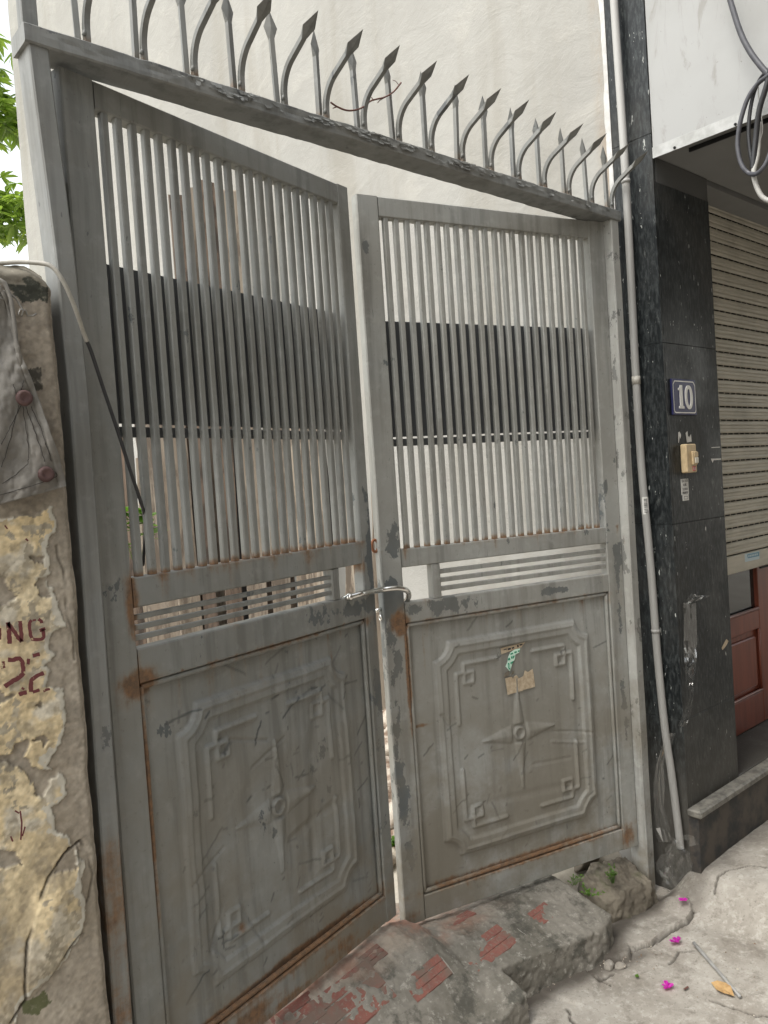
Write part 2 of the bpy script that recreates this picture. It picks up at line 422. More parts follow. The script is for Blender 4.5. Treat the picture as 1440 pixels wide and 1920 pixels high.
def wood(name, a, b, dark):
    t = NT(name)
    oi = t.n.new('ShaderNodeObjectInfo')
    ad = t.n.new('ShaderNodeVectorMath'); ad.operation = 'ADD'
    sc = t.n.new('ShaderNodeVectorMath'); sc.operation = 'SCALE'; sc.inputs[0].default_value = (7, 3, 5)
    t.l.new(oi.outputs['Random'], sc.inputs['Scale']); t.l.new(t.pos(), ad.inputs[0]); t.l.new(sc.outputs[0], ad.inputs[1])
    n = t.noise(1, 6, .65, t.mapped((28, 28, 1.5), ad.outputs[0]), dist=.8); n2 = t.noise(1, 6, .7, t.mapped((22, 22, 3.5), ad.outputs[0]))
    c = t.mix(t.rng(n, .3, .7), a, b); c = t.mix(t.math('MULTIPLY', t.rng(n2, .46, .6), .85), c, dark); rv_ = t.math('FRACT', t.math('MULTIPLY', oi.outputs['Random'], 7.31)); c = t.mix(t.math('MULTIPLY', rv_, .65), c, dark)
    t.col(c).set(Roughness=.9).bump(n, .5, .004); return t.m
M['wood1'] = wood('weathered_board', (.52, .46, .375), (.33, .265, .20), (.10, .078, .06))
M['wood2'] = wood('brown_board', (.21, .155, .115), (.10, .07, .052), (.035, .028, .023))
M['wood3'] = wood('dark_board', (.045, .04, .037), (.025, .022, .02), (.012, .011, .011))
def leafmat(name, a, b, tr=.35):
    t = NT(name); n = t.noise(5, 3, .6)
    t.col(t.mix(t.rng(n, .35, .65), a, b)).set(Roughness=.45)
    tl = t.n.new('ShaderNodeBsdfTranslucent'); tl.inputs[0].default_value = (a[0]*1.6, a[1]*1.7, a[2]*.8, 1)
    mx = t.n.new('ShaderNodeMixShader'); mx.inputs[0].default_value = tr
    t.l.new(t.b.outputs[0], mx.inputs[1]); t.l.new(tl.outputs[0], mx.inputs[2]); t.l.new(mx.outputs[0], t.out.inputs[0])
    return t.m
M['leaf'] = leafmat('mango_leaves', (.26, .35, .10), (.17, .26, .06), .5)
M['weed'] = leafmat('weed_leaves', (.11, .22, .03), (.06, .12, .02))
M['petal'] = leafmat('magenta_petal', (.55, .02, .42), (.42, .015, .34), .3)
M['dryleaf'] = simple('dry_leaf', (.50, .33, .15), (.40, .24, .10), 60, .8, .3)
M['bark'] = simple('tree_bark', (.12, .09, .065), (.07, .055, .04), 30, .95, .6, .01)
M['tube'] = simple('grey_straw', (.34, .34, .33), (.26, .25, .24), 40, .5)
t = NT('clear_film')
tr = t.n.new('ShaderNodeBsdfTransparent'); tr.inputs[0].default_value = (.985, .985, .98, 1)
gl = t.n.new('ShaderNodeBsdfGlossy'); gl.inputs['Roughness'].default_value = .06
df = t.n.new('ShaderNodeBsdfDiffuse'); df.inputs[0].default_value = (.7, .7, .68, 1)
fr = t.n.new('ShaderNodeLayerWeight'); fr.inputs['Blend'].default_value = .25
m1 = t.n.new('ShaderNodeMixShader'); m1.inputs[0].default_value = .025
m2 = t.n.new('ShaderNodeMixShader')
t.l.new(tr.outputs[0], m1.inputs[1]); t.l.new(df.outputs[0], m1.inputs[2])
t.l.new(t.math('ADD', t.math('MULTIPLY', t.math('POWER', fr.outputs['Facing'], 3.0), .75), .14, True), m2.inputs[0])
t.l.new(m1.outputs[0], m2.inputs[1]); t.l.new(gl.outputs[0], m2.inputs[2]); t.l.new(m2.outputs[0], t.out.inputs[0])
M['film'] = t.m
M['bag_film'] = t.m.copy(); M['bag_film'].name = 'bag_film'
for n_ in M['bag_film'].node_tree.nodes:
    if n_.type == 'MATH' and n_.operation == 'ADD': n_.inputs[1].default_value = .05
    if n_.type == 'MIX_SHADER' and not n_.inputs[0].is_linked: n_.inputs[0].default_value = .02
M['opposite'] = simple('blocker_render', (.24, .21, .17), (.19, .17, .14), 2, .9)

# ================================================================== GROUND
SLAB = [tuple(onZ(x, y, .012)[:2]) for x, y in [(1150, 1718), (1185, 1700), (1240, 1690), (1290, 1700), (1303, 1718), (1290, 1731), (1255, 1745), (1222, 1768), (1183, 1775), (1180, 1792), (1140, 1797), (1115, 1787), (1130, 1755)]]
SLAB2 = [tuple(onZ(x, y, .006)[:2]) for x, y in [(1083, 1803), (1130, 1830), (1122, 1850), (1115, 1872), (1080, 1880), (1020, 1862), (1000, 1850)]]
CRACKS = [[tuple(onZ(x, y, .01)[:2]) for x, y in c] for c in [
    [(1303, 1718), (1290, 1733), (1255, 1747), (1222, 1770), (1183, 1778), (1178, 1794), (1140, 1800)],
    [(1255, 1805), (1275, 1785), (1300, 1782)], [(1340, 1710), (1352, 1694), (1375, 1686), (1410, 1681), (1440, 1688)],
    [(1115, 1790), (1085, 1806), (1130, 1832), (1145, 1838)], [(1090, 1805), (1120, 1835), (1150, 1818)],
    [(1330, 1870), (1400, 1895), (1440, 1905)], [(1060, 1885), (1080, 1920)]]]
def ground_z(x, y):
    x = np.asarray(x, float); y = np.asarray(y, float)
    z = .105*sstep(1.80, 2.02, x)*sstep(-.02, -.12, y)*(1-.55*sstep(-.25, -1.2, y))
    z = z + .02*sstep(-.05, -.4, y)*sstep(1.4, 1.8, x)
    z = np.maximum(z, .10*sstep(.10, .22, y))                      # the yard lies higher than the alley
    return z
def axis(segs):
    out = [segs[0][0]]
    for a, b, st in segs:
        n = max(1, int(round((b-a)/st)))
        out += [a+(b-a)*(i+1)/n for i in range(n)]
    return np.array(out)
gx = axis([(-60, -6, 9), (-6, -.2, .6), (-.2, .9, .06), (.9, 2.1, .0048), (2.1, 2.4, .01), (2.4, 3.2, .05), (3.2, 8, .8), (8, 60, 9)])
gy = axis([(-60, -6, 9), (-6, -.75, .5), (-.75, -.56, .012), (-.56, .1, .0048), (.1, .9, .02), (.9, 4, .15), (4, 12, .8), (12, 80, 9)])
GX, GY = np.meshgrid(gx, gy, indexing='ij')
near = sstep(.7, .9, GX)*sstep(2.6, 2.3, GX)*sstep(-.9, -.7, GY)*sstep(.5, .2, GY)
wob = (fbm(GX*14, GY*14, 3)-.5)*.02
GZ = ground_z(GX, GY) + near*((fbm(GX*5, GY*5, 5, 3)-.5)*.012 + (fbm(GX*30, GY*30, 9, 4)-.5)*.006)
jag = (fbm(GX*34, GY*34, 6, 3)-.5)*.022
GZ += .015*inpoly(GX+jag, GY+wob, SLAB)*sstep(.0, .0075, dpoly(GX+jag, GY+wob, SLAB+SLAB[:1]))
GZ += .007*inpoly(GX+wob, GY+wob, SLAB2)*sstep(.0, .009, dpoly(GX+wob, GY+wob, SLAB2+SLAB2[:1]))
dirt_shade = np.zeros_like(GX)
for c in CRACKS:
    d = dpoly(GX+jag, GY+wob, c)
    GZ -= .007*sstep(.0050, .001, d); dirt_shade = np.maximum(dirt_shade, .8*sstep(.0055, .002, d))
dirt_shade = np.maximum(dirt_shade, .65*sstep(.045, .0, dpoly(GX+wob, GY+wob, [tuple(onZ(1090, 1790, 0)[:2]), tuple(onZ(1150, 1812, 0)[:2]), tuple(onZ(1200, 1790, 0)[:2])])))
dirt_shade = np.maximum(dirt_shade, .9*sstep(.065, .005, dpoly(GX+wob, GY+wob, [(1.09, -.03), (1.30, -.07), (1.50, -.10), (1.60, -.05), (1.70, -.03), (1.89, -.06)])))
dirt_shade = np.maximum(dirt_shade, .9*sstep(.10, .0, dpoly(GX+wob*2, GY+wob*2, [(1.90, -.15), (2.1, -.17), (2.9, -.16)]))*fbm(GX*9, GY*9, 21))  # dirt and contact shade painted along the plinth foot
me = gridmesh('ground', GX, GY, GZ); me.set_sharp_from_angle(angle=R(45))
setattrs(me, {'dirt_shade': np.clip(dirt_shade, 0, 1).ravel()})
structure(link('ground', me, M['ground']))

# ------------------------------------------------------------------ entrance ramp with bricks
RIGHT_FRONT = [(1.09, -.005), (1.30, -.055), (1.48, -.095)]
def ramp_z(x, y):
    x = np.asarray(x, float); y = np.asarray(y, float)
    prof = np.interp(y, [-.20, -.15, -.1, 0, .08, .14, .2, .25, .32, .5], [.02, .035, .058, .125, .178, .212, .232, .228, .17, .10])
    prof2 = np.interp(y, [-.12, 0, .1, .17, .25, .33, .5], [.088, .118, .148, .160, .148, .12, .10])
    k = sstep(.93, 1.06, x)
    return prof*(1-k)+prof2*k
def loft(b, secs):
    n = len(secs[0][1]); vs = []
    for x, pr in secs: vs += [(x, y, z) for y, z in pr]
    fs = [(k*n+q, k*n+(q+1) % n, (k+1)*n+(q+1) % n, (k+1)*n+q) for k in range(len(secs)-1) for q in range(n)]
    fs += [tuple(range(n))[::-1], tuple((len(secs)-1)*n+q for q in range(n))]
    b.add(vs, [f[::-1] for f in fs])
def roughen(o, voxel, layers):
    r_ = o.modifiers.new('remesh', 'REMESH'); r_.mode = 'VOXEL'; r_.voxel_size = voxel; r_.use_smooth_shade = True
    for k, (sc, st) in enumerate(layers):
        tx = bpy.data.textures.new(f'rough_{o.name}_{k}', 'CLOUDS'); tx.noise_scale = sc; tx.noise_depth = 3
        d_ = o.modifiers.new('rough', 'DISPLACE'); d_.texture = tx; d_.strength = st; d_.mid_level = .5; d_.texture_coords = 'LOCAL'
def psec(x, front=None):
    ys = [.5, .32, .25, .2, .14, .08, 0]
    pr = [(.5, -.05)]+[(y, float(ramp_z(x, y))) for y in ys]
    if front is None: pr += [(-.06, float(ramp_z(x, -.06))), (-.108, float(ramp_z(x, -.1))-.004), (-.112, -.05)]
    else: pr += [(front*.6+.001, float(ramp_z(x, front*.6))), (front, float(ramp_z(x, front))), (front-.012, -.05)]
    return pr
b = MB()
loft(b, [(x, psec(x)) for x in (-.6, .3, .9, .97, 1.03, 1.07)]+[(1.088, psec(1.07))])
loft(b, [(x, psec(x, f)) for x, f in ((1.02, .0), (1.15, -.022), (1.30, -.058), (1.42, -.082), (1.50, -.085), (1.55, -.070))]+[(1.585, [(y*.5+.01, min(z, .085)) for y, z in psec(1.55, -.06)])])
ramp = structure(b.build('ramp', M['ramp'])); roughen(ramp, .005, [(.06, .014), (.016, .0065)])
def on_ramp(px, py):
    z_ = .12
    for _ in range(25):
        p = onZ(px, py, z_); z_ = .5*z_+.5*float(ramp_z(p[0], p[1]))
    return p[0], p[1]
BR = []
for px, py, a, hw, hd in ((655, 1880, 7, .095, .050), (802, 1833, 6, .058, .026), (915, 1776, 3, .075, .034), (1018, 1713, 2, .036, .024), (700, 1792, 8, .03, .018), (858, 1725, 0, .05, .016), (560, 1905, 7, .05, .03)):
    BR.append((on_ramp(px, py), a, hw, hd))
def brick_top(x, y):
    return float(ramp_z(x, y))+.0010
def brick_mesh():
    b = MB(); L, Wd, H, g = .20, .095, .05, .0022
    ys = []
    prof = []
    nr = 3
    for i in range(nr):
        y0 = -Wd/2+Wd*i/nr; y1 = -Wd/2+Wd*(i+1)/nr
        prof += [(y0+.0022, 0), (y1-.0022, 0)]
        if i < nr-1: prof += [(y1-.0015, -g), (y1+.0015, -g)]
    prof = [(-Wd/2, -H)]+[(-Wd/2, -.003)]+prof+[(Wd/2, -.003), (Wd/2, -H)]
    n = len(prof); vs = [(x, y, z) for x in (-L/2, L/2) for y, z in prof]
    fs = [(i, i+1, n+i+1, n+i) for i in range(n-1)]+[(n-1, 0, n, 2*n-1)]
    fs = [f[::-1] for f in fs] + [tuple(range(n)), tuple(range(n, 2*n))[::-1]]
    b.add(vs, [f[::-1] for f in fs]); me = bpy.data.meshes.new('brick'); me.from_pydata(b.v, [], b.f); me.materials.append(M['brick']); return me
bme = brick_mesh()
for (x, y), a, hw, hd in BR:
    o = link('brick', bme, None, ramp)
    e = .02
    gxs = (float(ramp_z(x+e, y))-float(ramp_z(x-e, y)))/(2*e); gys = (float(ramp_z(x, y+e))-float(ramp_z(x, y-e)))/(2*e)
    nrm = Vector((-gxs, -gys, 1)).normalized()
    xa = Vector((math.cos(R(a)), math.sin(R(a)), 0)); xa = (xa-nrm*xa.dot(nrm)).normalized(); ya = nrm.cross(xa)
    mm = Matrix((xa, ya, nrm)).transposed().to_4x4(); mm.translation = Vector((x, y, brick_top(x, y)))
    o.matrix_world = mm @ Matrix.Diagonal((hw*1.25/.1, hd*1.25/.0475, 1, 1))

# ------------------------------------------------------------------ stones
def stone_mesh(name, sx, sy, sz, seed, sub=4, rough=.25, flat=True):
    bm = bmesh.new(); bmesh.ops.create_icosphere(bm, subdivisions=sub, radius=1)
    rnd = random.Random(seed)
    planes = [(Vector((rnd.uniform(-1, 1), rnd.uniform(-1, 1), rnd.uniform(-.6, 1))).normalized(), rnd.uniform(.52, .85)) for _ in range(13)]
    for v in bm.verts:
        p = v.co.normalized(); r = 1.0
        for n, d in planes:
            q = p.dot(n)
            if q > 1e-3: r = min(r, d/q)
        r *= 1+rough*(float(fbm(p.x*2.5+seed, p.y*2.5+p.z*1.7, seed, 4))-.5)
        r *= 1+.10*(float(fbm(p.x*9+seed, p.y*9+p.z*7, seed+3, 3))-.5)
        v.co = Vector((p.x*r*sx, p.y*r*sy, p.z*r*sz))
    me = bpy.data.meshes.new(name); bm.to_mesh(me); bm.free()
    me.polygons.foreach_set('use_smooth', [True]*len(me.polygons)); return me
bm = bmesh.new()
for p in [(1.61, -.012, -.04), (1.72, -.030, -.04), (1.885, -.055, -.04), (1.89, .15, -.04), (1.60, .13, -.04), (1.63, .0, .075), (1.72, -.015, .095), (1.85, -.035, .085), (1.875, .08, .125), (1.74, .13, .132), (1.64, .10, .122), (1.66, -.022, .03), (1.80, -.050, .03)]: bm.verts.new(p)
bmesh.ops.convex_hull(bm, input=bm.verts[:]); me = bpy.data.meshes.new('kerb_stone'); bm.to_mesh(me); bm.free()
o = link('kerb_stone', me, M['stone']); tag(o, 'large mossy brown stone at foot of the right gate post', 'stone'); roughen(o, .005, [(.06, .026), (.018, .012)])
o = link('kerb_stone', stone_mesh('kerb_stone', .09, .055, .05, 11, 4, .3), M['stone'])
o.location = (1.80, .20, .115); o.rotation_euler = (0, 0, R(25)); tag(o, 'dark stone in the shade beneath the right leaf hinge', 'stone')
for i, (px, py, s, sd_) in enumerate([(1118, 1798, .022, 3), (1140, 1812, .026, 4), (1163, 1813, .022, 6), (1098, 1800, .014, 8)]):
    p = onZ(px, py, .0)
    o = link('concrete_chip', stone_mesh('concrete_chip', s, s*.75, s*.5, sd_, 3), M['ground']); o.location = (p[0], p[1], .006); o.rotation_euler = (0, 0, sd_)
    tag(o, 'small broken concrete chip in the crack before the ramp', 'chip', 'chips of broken concrete by the ramp')

# ================================================================== LEFT BOUNDARY WALL
WY = -.022
def wpt(x, y): p = onY(x, y, WY); return (p[0], p[2])
bw = thing('boundary_wall', 'old masonry wall with flaking yellow paint and red stencil letters', 'wall', (0, 0, 0))
xs = axis([(-4.0, -.3, .37), (-.3, -.215, .02), (-.215, -.004, .0022)]); zs = axis([(-.05, .40, .03), (.40, 1.955, .0024)])
WX, WZ = np.meshgrid(xs, zs, indexing='ij')
top = 1.945 + .012*(fbm(WX*20, WX*0, 41)-.5)*2 - .025*sstep(-.05, -.004, WX)
edge = -.011 + .005*(fbm(WZ*12, WZ*0+3, 43)-.5)*2
wb = (fbm(WX*30, WZ*30, 44)-.5)*.022 + (fbm(WX*110, WZ*110, 45)-.5)*.008
wb2 = (fbm(WX*30, WZ*30, 46)-.5)*.022 + (fbm(WX*110, WZ*110, 47)-.5)*.008
PXv, PZv = WX+wb, WZ+wb2
wl_ = (fbm(WX*22, WZ*22, 44, 3)-.5)*.022; wl2_ = (fbm(WX*22, WZ*22, 46, 3)-.5)*.022
yel = [wpt(*p) for p in [(-80, 960), (60, 975), (98, 945), (104, 985), (92, 1010), (86, 1035), (92, 1075), (96, 1110), (118, 1170), (95, 1185), (93, 1215), (104, 1230), (84, 1245), (92, 1262), (82, 1290), (118, 1292), (124, 1340), (110, 1400), (92, 1430), (118, 1448), (123, 1495), (98, 1515), (104, 1560), (128, 1578), (150, 1590), (158, 1680), (148, 1760), (120, 1800), (60, 1860), (20, 1925), (-120, 1990)]]
holes = [[wpt(*p) for p in q] for q in [
    [(56, 1040), (78, 1038), (78, 1056), (60, 1054)], [(78, 1075), (90, 1078), (92, 1122), (70, 1115)], [(-20, 1070), (8, 1085), (32, 1122), (-20, 1132)],
    [(-20, 1285), (10, 1300), (35, 1300), (-20, 1325)], [(60, 1325), (72, 1312), (73, 1328)],
    [(-20, 1412), (20, 1418), (24, 1395), (52, 1388), (52, 1412), (46, 1420), (62, 1434), (110, 1438), (110, 1452), (92, 1462), (80, 1498), (62, 1490), (58, 1462), (30, 1440), (-20, 1424)],
    [(60, 1388), (86, 1378), (93, 1392), (84, 1402), (80, 1388)], [(-20, 1590), (25, 1600), (40, 1620), (-20, 1640)], [(98, 1640), (126, 1590), (146, 1580), (140, 1625)]]]
Y = inpoly(PXv, PZv, yel)
Hh = np.zeros_like(Y)
for h in holes: Hh |= inpoly(PXv, PZv, h)
Y &= ~Hh
thin = (fbm(WX*75, WZ*75, 51, 5) > .585) & (fbm(WX*13, WZ*13, 52) > .50)
n_a = fbm(WX*22, WZ*22, 53, 5)[..., None]; n_b = fbm(WX*9, WZ*9, 54, 5)[..., None]; n_c = fbm(WX*60, WZ*60, 57, 4)[..., None]
base_c = np.array([.26, .222, .175])*(1-n_a) + np.array([.39, .345, .28])*n_a
up = sstep(1.30, 1.60, WZ)[..., None]
base_c = base_c*(1-.35*up) + np.array([.12, .10, .078])*.35*up
yel_c = np.array([.60, .46, .25])*(1-n_b) + np.array([.64, .555, .39])*n_b
yel_c = yel_c*(1-sstep(.52, .66, n_a)*.75) + np.array([.52, .49, .42])*sstep(.52, .66, n_a)*.75
low = sstep(.80, .62, WZ)[..., None]
yel_c = yel_c*(1-.6*low) + np.array([.43, .36, .255])*.6*low
yel_c = yel_c*(1-.6*sstep(.56, .64, n_c)) + np.array([.30, .25, .17])*.6*sstep(.56, .64, n_c)
rim = np.zeros_like(WX)
C = np.where((Y & ~thin)[..., None], yel_c, base_c)
C = np.where((Y & thin)[..., None], np.array([.36, .315, .235])*(.7+.6*n_c), C)
spk = (fbm(WX*160, WZ*160, 58, 3)-.5)[..., None]; C = C*(1+.7*spk)
stn = sstep(.5, .68, fbm(WX*12, WZ*4, 59, 4))[..., None]*.45; C = C*(1-stn)+np.array([.24, .20, .145])*stn
# pale lime ragged edge
yel_in = inpoly(PXv+.012+wb*.8, PZv+wb2*.6, yel)
C = np.where((Y & ~yel_in)[..., None], np.array([.47, .44, .37])*(.8+.4*n_c), C)
# black moss at the top
moss = inpoly(PXv, PZv, [wpt(*p) for p in [(-40, 515), (30, 500), (92, 515), (95, 560), (80, 600), (45, 590), (40, 560), (10, 530)]]) & (fbm(WX*35, WZ*35, 61, 4) > .40)
C = np.where(moss[..., None], np.array([.035, .037, .028])*(.6+.9*n_c), C)
C = np.where((WZ > 1.905)[..., None]*(n_b > .42), np.array([.21, .19, .15])*(.5+n_a), C)
moss2 = inpoly(PXv, PZv, [wpt(*p) for p in [(42, 900-200), (75, 690), (78, 730), (55, 735)]])
C = np.where(moss2[..., None], np.array([.06, .055, .045]), C)
gm = inpoly(PXv, PZv, [wpt(*p) for p in [(50, 1880), (80, 1860), (100, 1880), (70, 1905), (45, 1905)]])
C = np.where(gm[..., None], np.array([.10, .105, .05])*(.6+.8*n_a), C)
D = np.zeros_like(WX)
D -= .0030*Y
D += .002*Hh
crk = [[wpt(*p) for p in q] for q in [
    [(150, 1575), (118, 1600), (92, 1640), (68, 1695), (50, 1760), (45, 1830), (48, 1875), (20, 1915)], [(48, 1875), (95, 1830), (125, 1785), (150, 1750), (175, 1755)],
    [(145, 1578), (150, 1640), (162, 1690), (158, 1720), (172, 1755)], [(152, 1575), (165, 1600), (175, 1640), (168, 1680), (163, 1690)],
    [(105, 1025), (110, 1050), (118, 1070), (122, 1110), (128, 1160), (137, 1190), (140, 1235)], [(115, 905), (90, 880)]]]
for i, c in enumerate(crk):
    d = dpoly(WX+wl_*.45, WZ+wl2_*.45, c); wdt = .0009+.007*np.maximum(0, fbm(WX*25, WZ*25, 48)-.47) if i < 4 else .0008+.003*np.maximum(0, fbm(WX*25, WZ*25, 49)-.5)
    kf_ = sstep(.0034, .0010, d)*(.85 if i < 2 else .5)*sstep(.36, .56, fbm(WX*14, WZ*14, 62+i, 3))
    D += .006*kf_
    C = C*(1-kf_[..., None]*.88)+np.array([.06, .05, .038])*kf_[..., None]*.88
D += (fbm(WX*14, WZ*14, 71, 3)-.5)*-.007 + (fbm(WX*90, WZ*90, 72, 3)-.5)*-.0025
slabp = [wpt(*p) for p in [(150, 1575), (118, 1600), (92, 1640), (68, 1695), (50, 1760), (45, 1830), (48, 1875), (95, 1830), (125, 1785), (150, 1750), (160, 1715), (162, 1690), (150, 1640)]]
D -= .0030*inpoly(WX+wl_*.45, WZ+wl2_*.45, slabp)
bul = sstep(.06, .0, dpoly(WX, WZ, [wpt(70, 1800), wpt(110, 1680)])); D -= .010*bul
XX = np.minimum(WX, edge); XX = np.where(WX < -.02, WX, np.maximum(XX, -.02+(WX+.02)*.9))
XX = np.where(WX < -.02, WX, -.02+(WX+.02)*(edge+.02)/.016)
ZZ = np.where(WZ > 1.88, 1.88+(WZ-1.88)*(top-1.88)/.075, WZ)
rr = sstep(.014, .0, edge-XX); D += .010*rr**2
rt = sstep(.030, .0, top-ZZ); D += .024*rt**2
me = gridmesh('masonry', XX, WY+D, ZZ)
setcolor(me, 'layer', C.reshape(-1, 3)); wo_ = link('masonry', me, M['wall'], bw)
# the mass behind the face
b = MB(); nb = 24; pts = [(XX[-1, j], WY+D[-1, j], ZZ[-1, j]) for j in range(0, XX.shape[1], 12)]
vs = []; 
for p in pts: vs += [p, (p[0]-.004, .20, p[2])]
b.add(vs, [(2*i, 2*i+1, 2*i+3, 2*i+2) for i in range(len(pts)-1)], True)
pts = [(XX[i, -1], WY+D[i, -1], ZZ[i, -1]) for i in range(XX.shape[0])]
vs = []
for p in pts: vs += [p, (p[0], .20, p[2]+.004)]
b.add(vs, [(2*i, 2*i+2, 2*i+3, 2*i+1) for i in range(len(pts)-1)], True)
b.add([(-4, .2, -.05), (-.008, .2, -.05), (-.008, .2, 1.93), (-4, .2, 1.945)], [(0, 3, 2, 1)])
wallback = b.build('wall_core', M['wall'], bw)
setcolor(wallback.data, 'layer', np.tile(np.array([.13, .11, .085]), (len(wallback.data.vertices), 1)))
# stencil lettering, brushed on the plaster
def ribbon(b, pts, wd, y, seed):
    rnd = random.Random(seed)
    P = []
    for a, c in zip(pts[:-1], pts[1:]):
        k = max(2, int(math.hypot(c[0]-a[0], c[1]-a[1])/3))
        for i in range(k): P.append((a[0]+(c[0]-a[0])*i/k, a[1]+(c[1]-a[1])*i/k))
    P.append(pts[-1]); vs = []
    for i, p in enumerate(P):
        q0 = P[max(0, i-1)]; q1 = P[min(len(P)-1, i+1)]
        dx, dy = q1[0]-q0[0], q1[1]-q0[1]; L = math.hypot(dx, dy) or 1
        nx, ny = -dy/L, dx/L; h = wd*.5*rnd.uniform(.82, 1.15); h2 = wd*.5*rnd.uniform(.82, 1.15)
        for s, hh in ((1, h), (-1, h2)):
            q = onY(p[0]+nx*hh*s, p[1]+ny*hh*s, y); vs.append(q)
    b.add(vs, [(2*i, 2*i+1, 2*i+3, 2*i+2) for i in range(len(P)-1)])
def zpx(ax, ay): return (ax/10.1, 1130+ay/10.1)
b = MB()
yy = WY-.0125
G = [([(150, 370), (165, 470), (175, 620), (185, 780)], 8.5), ([(150, 380), (260, 530), (340, 660), (410, 740)], 7.5), ([(380, 345), (390, 450), (405, 600), (415, 740)], 7.5),
     ([(0, 480), (2, 600), (0, 700)], 5), ([(600, 330), (560, 380), (560, 480), (575, 600), (610, 690), (700, 700), (790, 690), (830, 650), (820, 560), (815, 500)], 6.5),
     ([(750, 530), (860, 490)], 6), ([(730, 310), (780, 350), (785, 390)], 6.5), ([(620, 335), (680, 325)], 4),
     ([(150, 1085), (240, 1090), (300, 1060), (370, 1060), (420, 1110), (435, 1230), (440, 1340), (380, 1410), (250, 1480), (150, 1540), (90, 1590)], 8.5), ([(20, 1230), (100, 1210)], 6), ([(60, 1110), (70, 1180)], 6),
     ([(545, 1060), (530, 1170)], 6), ([(620, 1005), (755, 975)], 7.5), ([(830, 1330), (730, 1370), (640, 1430), (590, 1470), (585, 1560), (585, 1690)], 8), ([(360, 1745), (440, 1710), (510, 1700)], 8), ([(620, 1690), (750, 1650)], 6), ([(820, 1680), (880, 1650), (945, 1635)], 5), ([(410, 1610), (460, 1640)], 4)]
for i, (g, wd) in enumerate(G): ribbon(b, [zpx(*p) for p in g], wd, yy, i)
for i, g in enumerate([[(28, 1520), (36, 1525)], [(38, 1520), (41, 1545), (39, 1575)], [(20, 1568), (24, 1578)], [(47, 1550), (42, 1568)], [(9, 985), (14, 992)], [(48, 1010), (53, 1014)]]): ribbon(b, g, 3.2, yy, 90+i)
st = b.build('stencil_lettering', M['stencil'], bw)

# ------------------------------------------------------------------ canvas hung on the wall
cv = thing('canvas_sheet', 'weathered grey canvas corner with two rusty eyelets on the old wall', 'canvas')
CY = -.050
def cvp(x, y, d=0.0): return onY(x, y, CY+d)
outl = [[(-70, 520), (0, 535)], [(-70, 580), (14, 560)], [(-70, 640), (25, 600)], [(-70, 690), (38, 660)], [(-70, 720), (50, 690)], [(-70, 770), (66, 730)], [(-70, 830), (88, 790)], [(-70, 880), (108, 850)], [(-70, 925), (122, 900)], [(-70, 965), (124, 912)]]
left = np.array([q[0] for q in outl], float); right = np.array([q[1] for q in outl], float)
tt = np.linspace(0, len(outl)-1, 90); k = np.arange(len(outl))
L_ = np.stack([np.interp(tt, k, left[:, 0]), np.interp(tt, k, left[:, 1])], -1); R_ = np.stack([np.interp(tt, k, right[:, 0]), np.interp(tt, k, right[:, 1])], -1)
nu = 70
gr = np.zeros((90, nu, 3))
for i in range(90):
    for j in range(nu):
        s = j/(nu-1); q = L_[i]*(1-s)+R_[i]*s
        dd = .006*math.sin(q[0]*.06+q[1]*.022)+.006*(float(vnoise(q[0]*.05, q[1]*.03, 81))-.5)+.004*(float(vnoise(q[0]*.15, q[1]*.12, 82))-.5)
        if s > .93: dd -= .004
        gr[i, j] = cvp(q[0], q[1], dd)
me = gridmesh('canvas', gr[..., 0], gr[..., 1], gr[..., 2], flip=True)
co = link('canvas', me, M['canvas'], cv); sm = co.modifiers.new('thick', 'SOLIDIFY'); sm.thickness = .0035; sm.offset = 0
def eyelet(x, y):
    c = Vector(cvp(x, y, -.010)); b = MB()
    vs = [c+Vector((0, -.004, 0))]; n = 20
    for r_, dy in ((.006, -.0035), (.0095, -.0055), (.0135, -.003), (.0142, .003)):
        for i in range(n):
            a = 2*math.pi*i/n; vs.append(c+Vector((math.cos(a)*r_, dy, math.sin(a)*r_)))
    fs = [(0, 1+(i+1) % n, 1+i) for i in range(n)]
    for k_ in range(3):
        for i in range(n): fs.append((1+k_*n+i, 1+k_*n+(i+1) % n, 1+(k_+1)*n+(i+1) % n, 1+(k_+1)*n+i))
    b.add(vs, fs, True); return b.build('eyelet', M['eyelet'], cv)
eyelet(46, 746); eyelet(87, 889)
for th in [[(40, 760), (20, 800), (0, 840)], [(43, 762), (48, 800), (55, 850), (52, 870), (30, 890), (0, 910)], [(48, 762), (62, 800), (78, 845), (85, 870)], [(58, 762), (75, 800), (92, 850), (97, 868)], [(36, 760), (18, 830), (0, 885)], [(0, 928), (45, 915), (95, 900), (107, 893), (104, 885)], [(25, 720), (30, 742)], [(45, 712), (40, 735)]]:
    MB().tube([cvp(x+random.uniform(-1.2, 1.2), y, -.005+.006*math.sin(x*.06+y*.022)) for (xa, ya), (xb, yb) in zip(th[:-1], th[1:]) for x, y in [(xa+(xb-xa)*k_/6, ya+(yb-ya)*k_/6) for k_ in range(6)]], .0007, 5).build('stitch', M['thread'], cv)
MB().tube([cvp(x, y, -.004) for x, y in [(-10, 555), (8, 562), (12, 552), (6, 545), (16, 548), (30, 560), (44, 582), (40, 594), (34, 590), (38, 580), (48, 582), (52, 592), (62, 592), (68, 588)]], .0015, 6).build('hook_wire', M['steelwire'], cv)
MB().tube([cvp(x, y, -.006) for x, y in [(-10, 520), (8, 530), (20, 560), (26, 600), (30, 640), (40, 685)]], [.004]*6, 6).build('rope_hem', M['canvas'], cv)

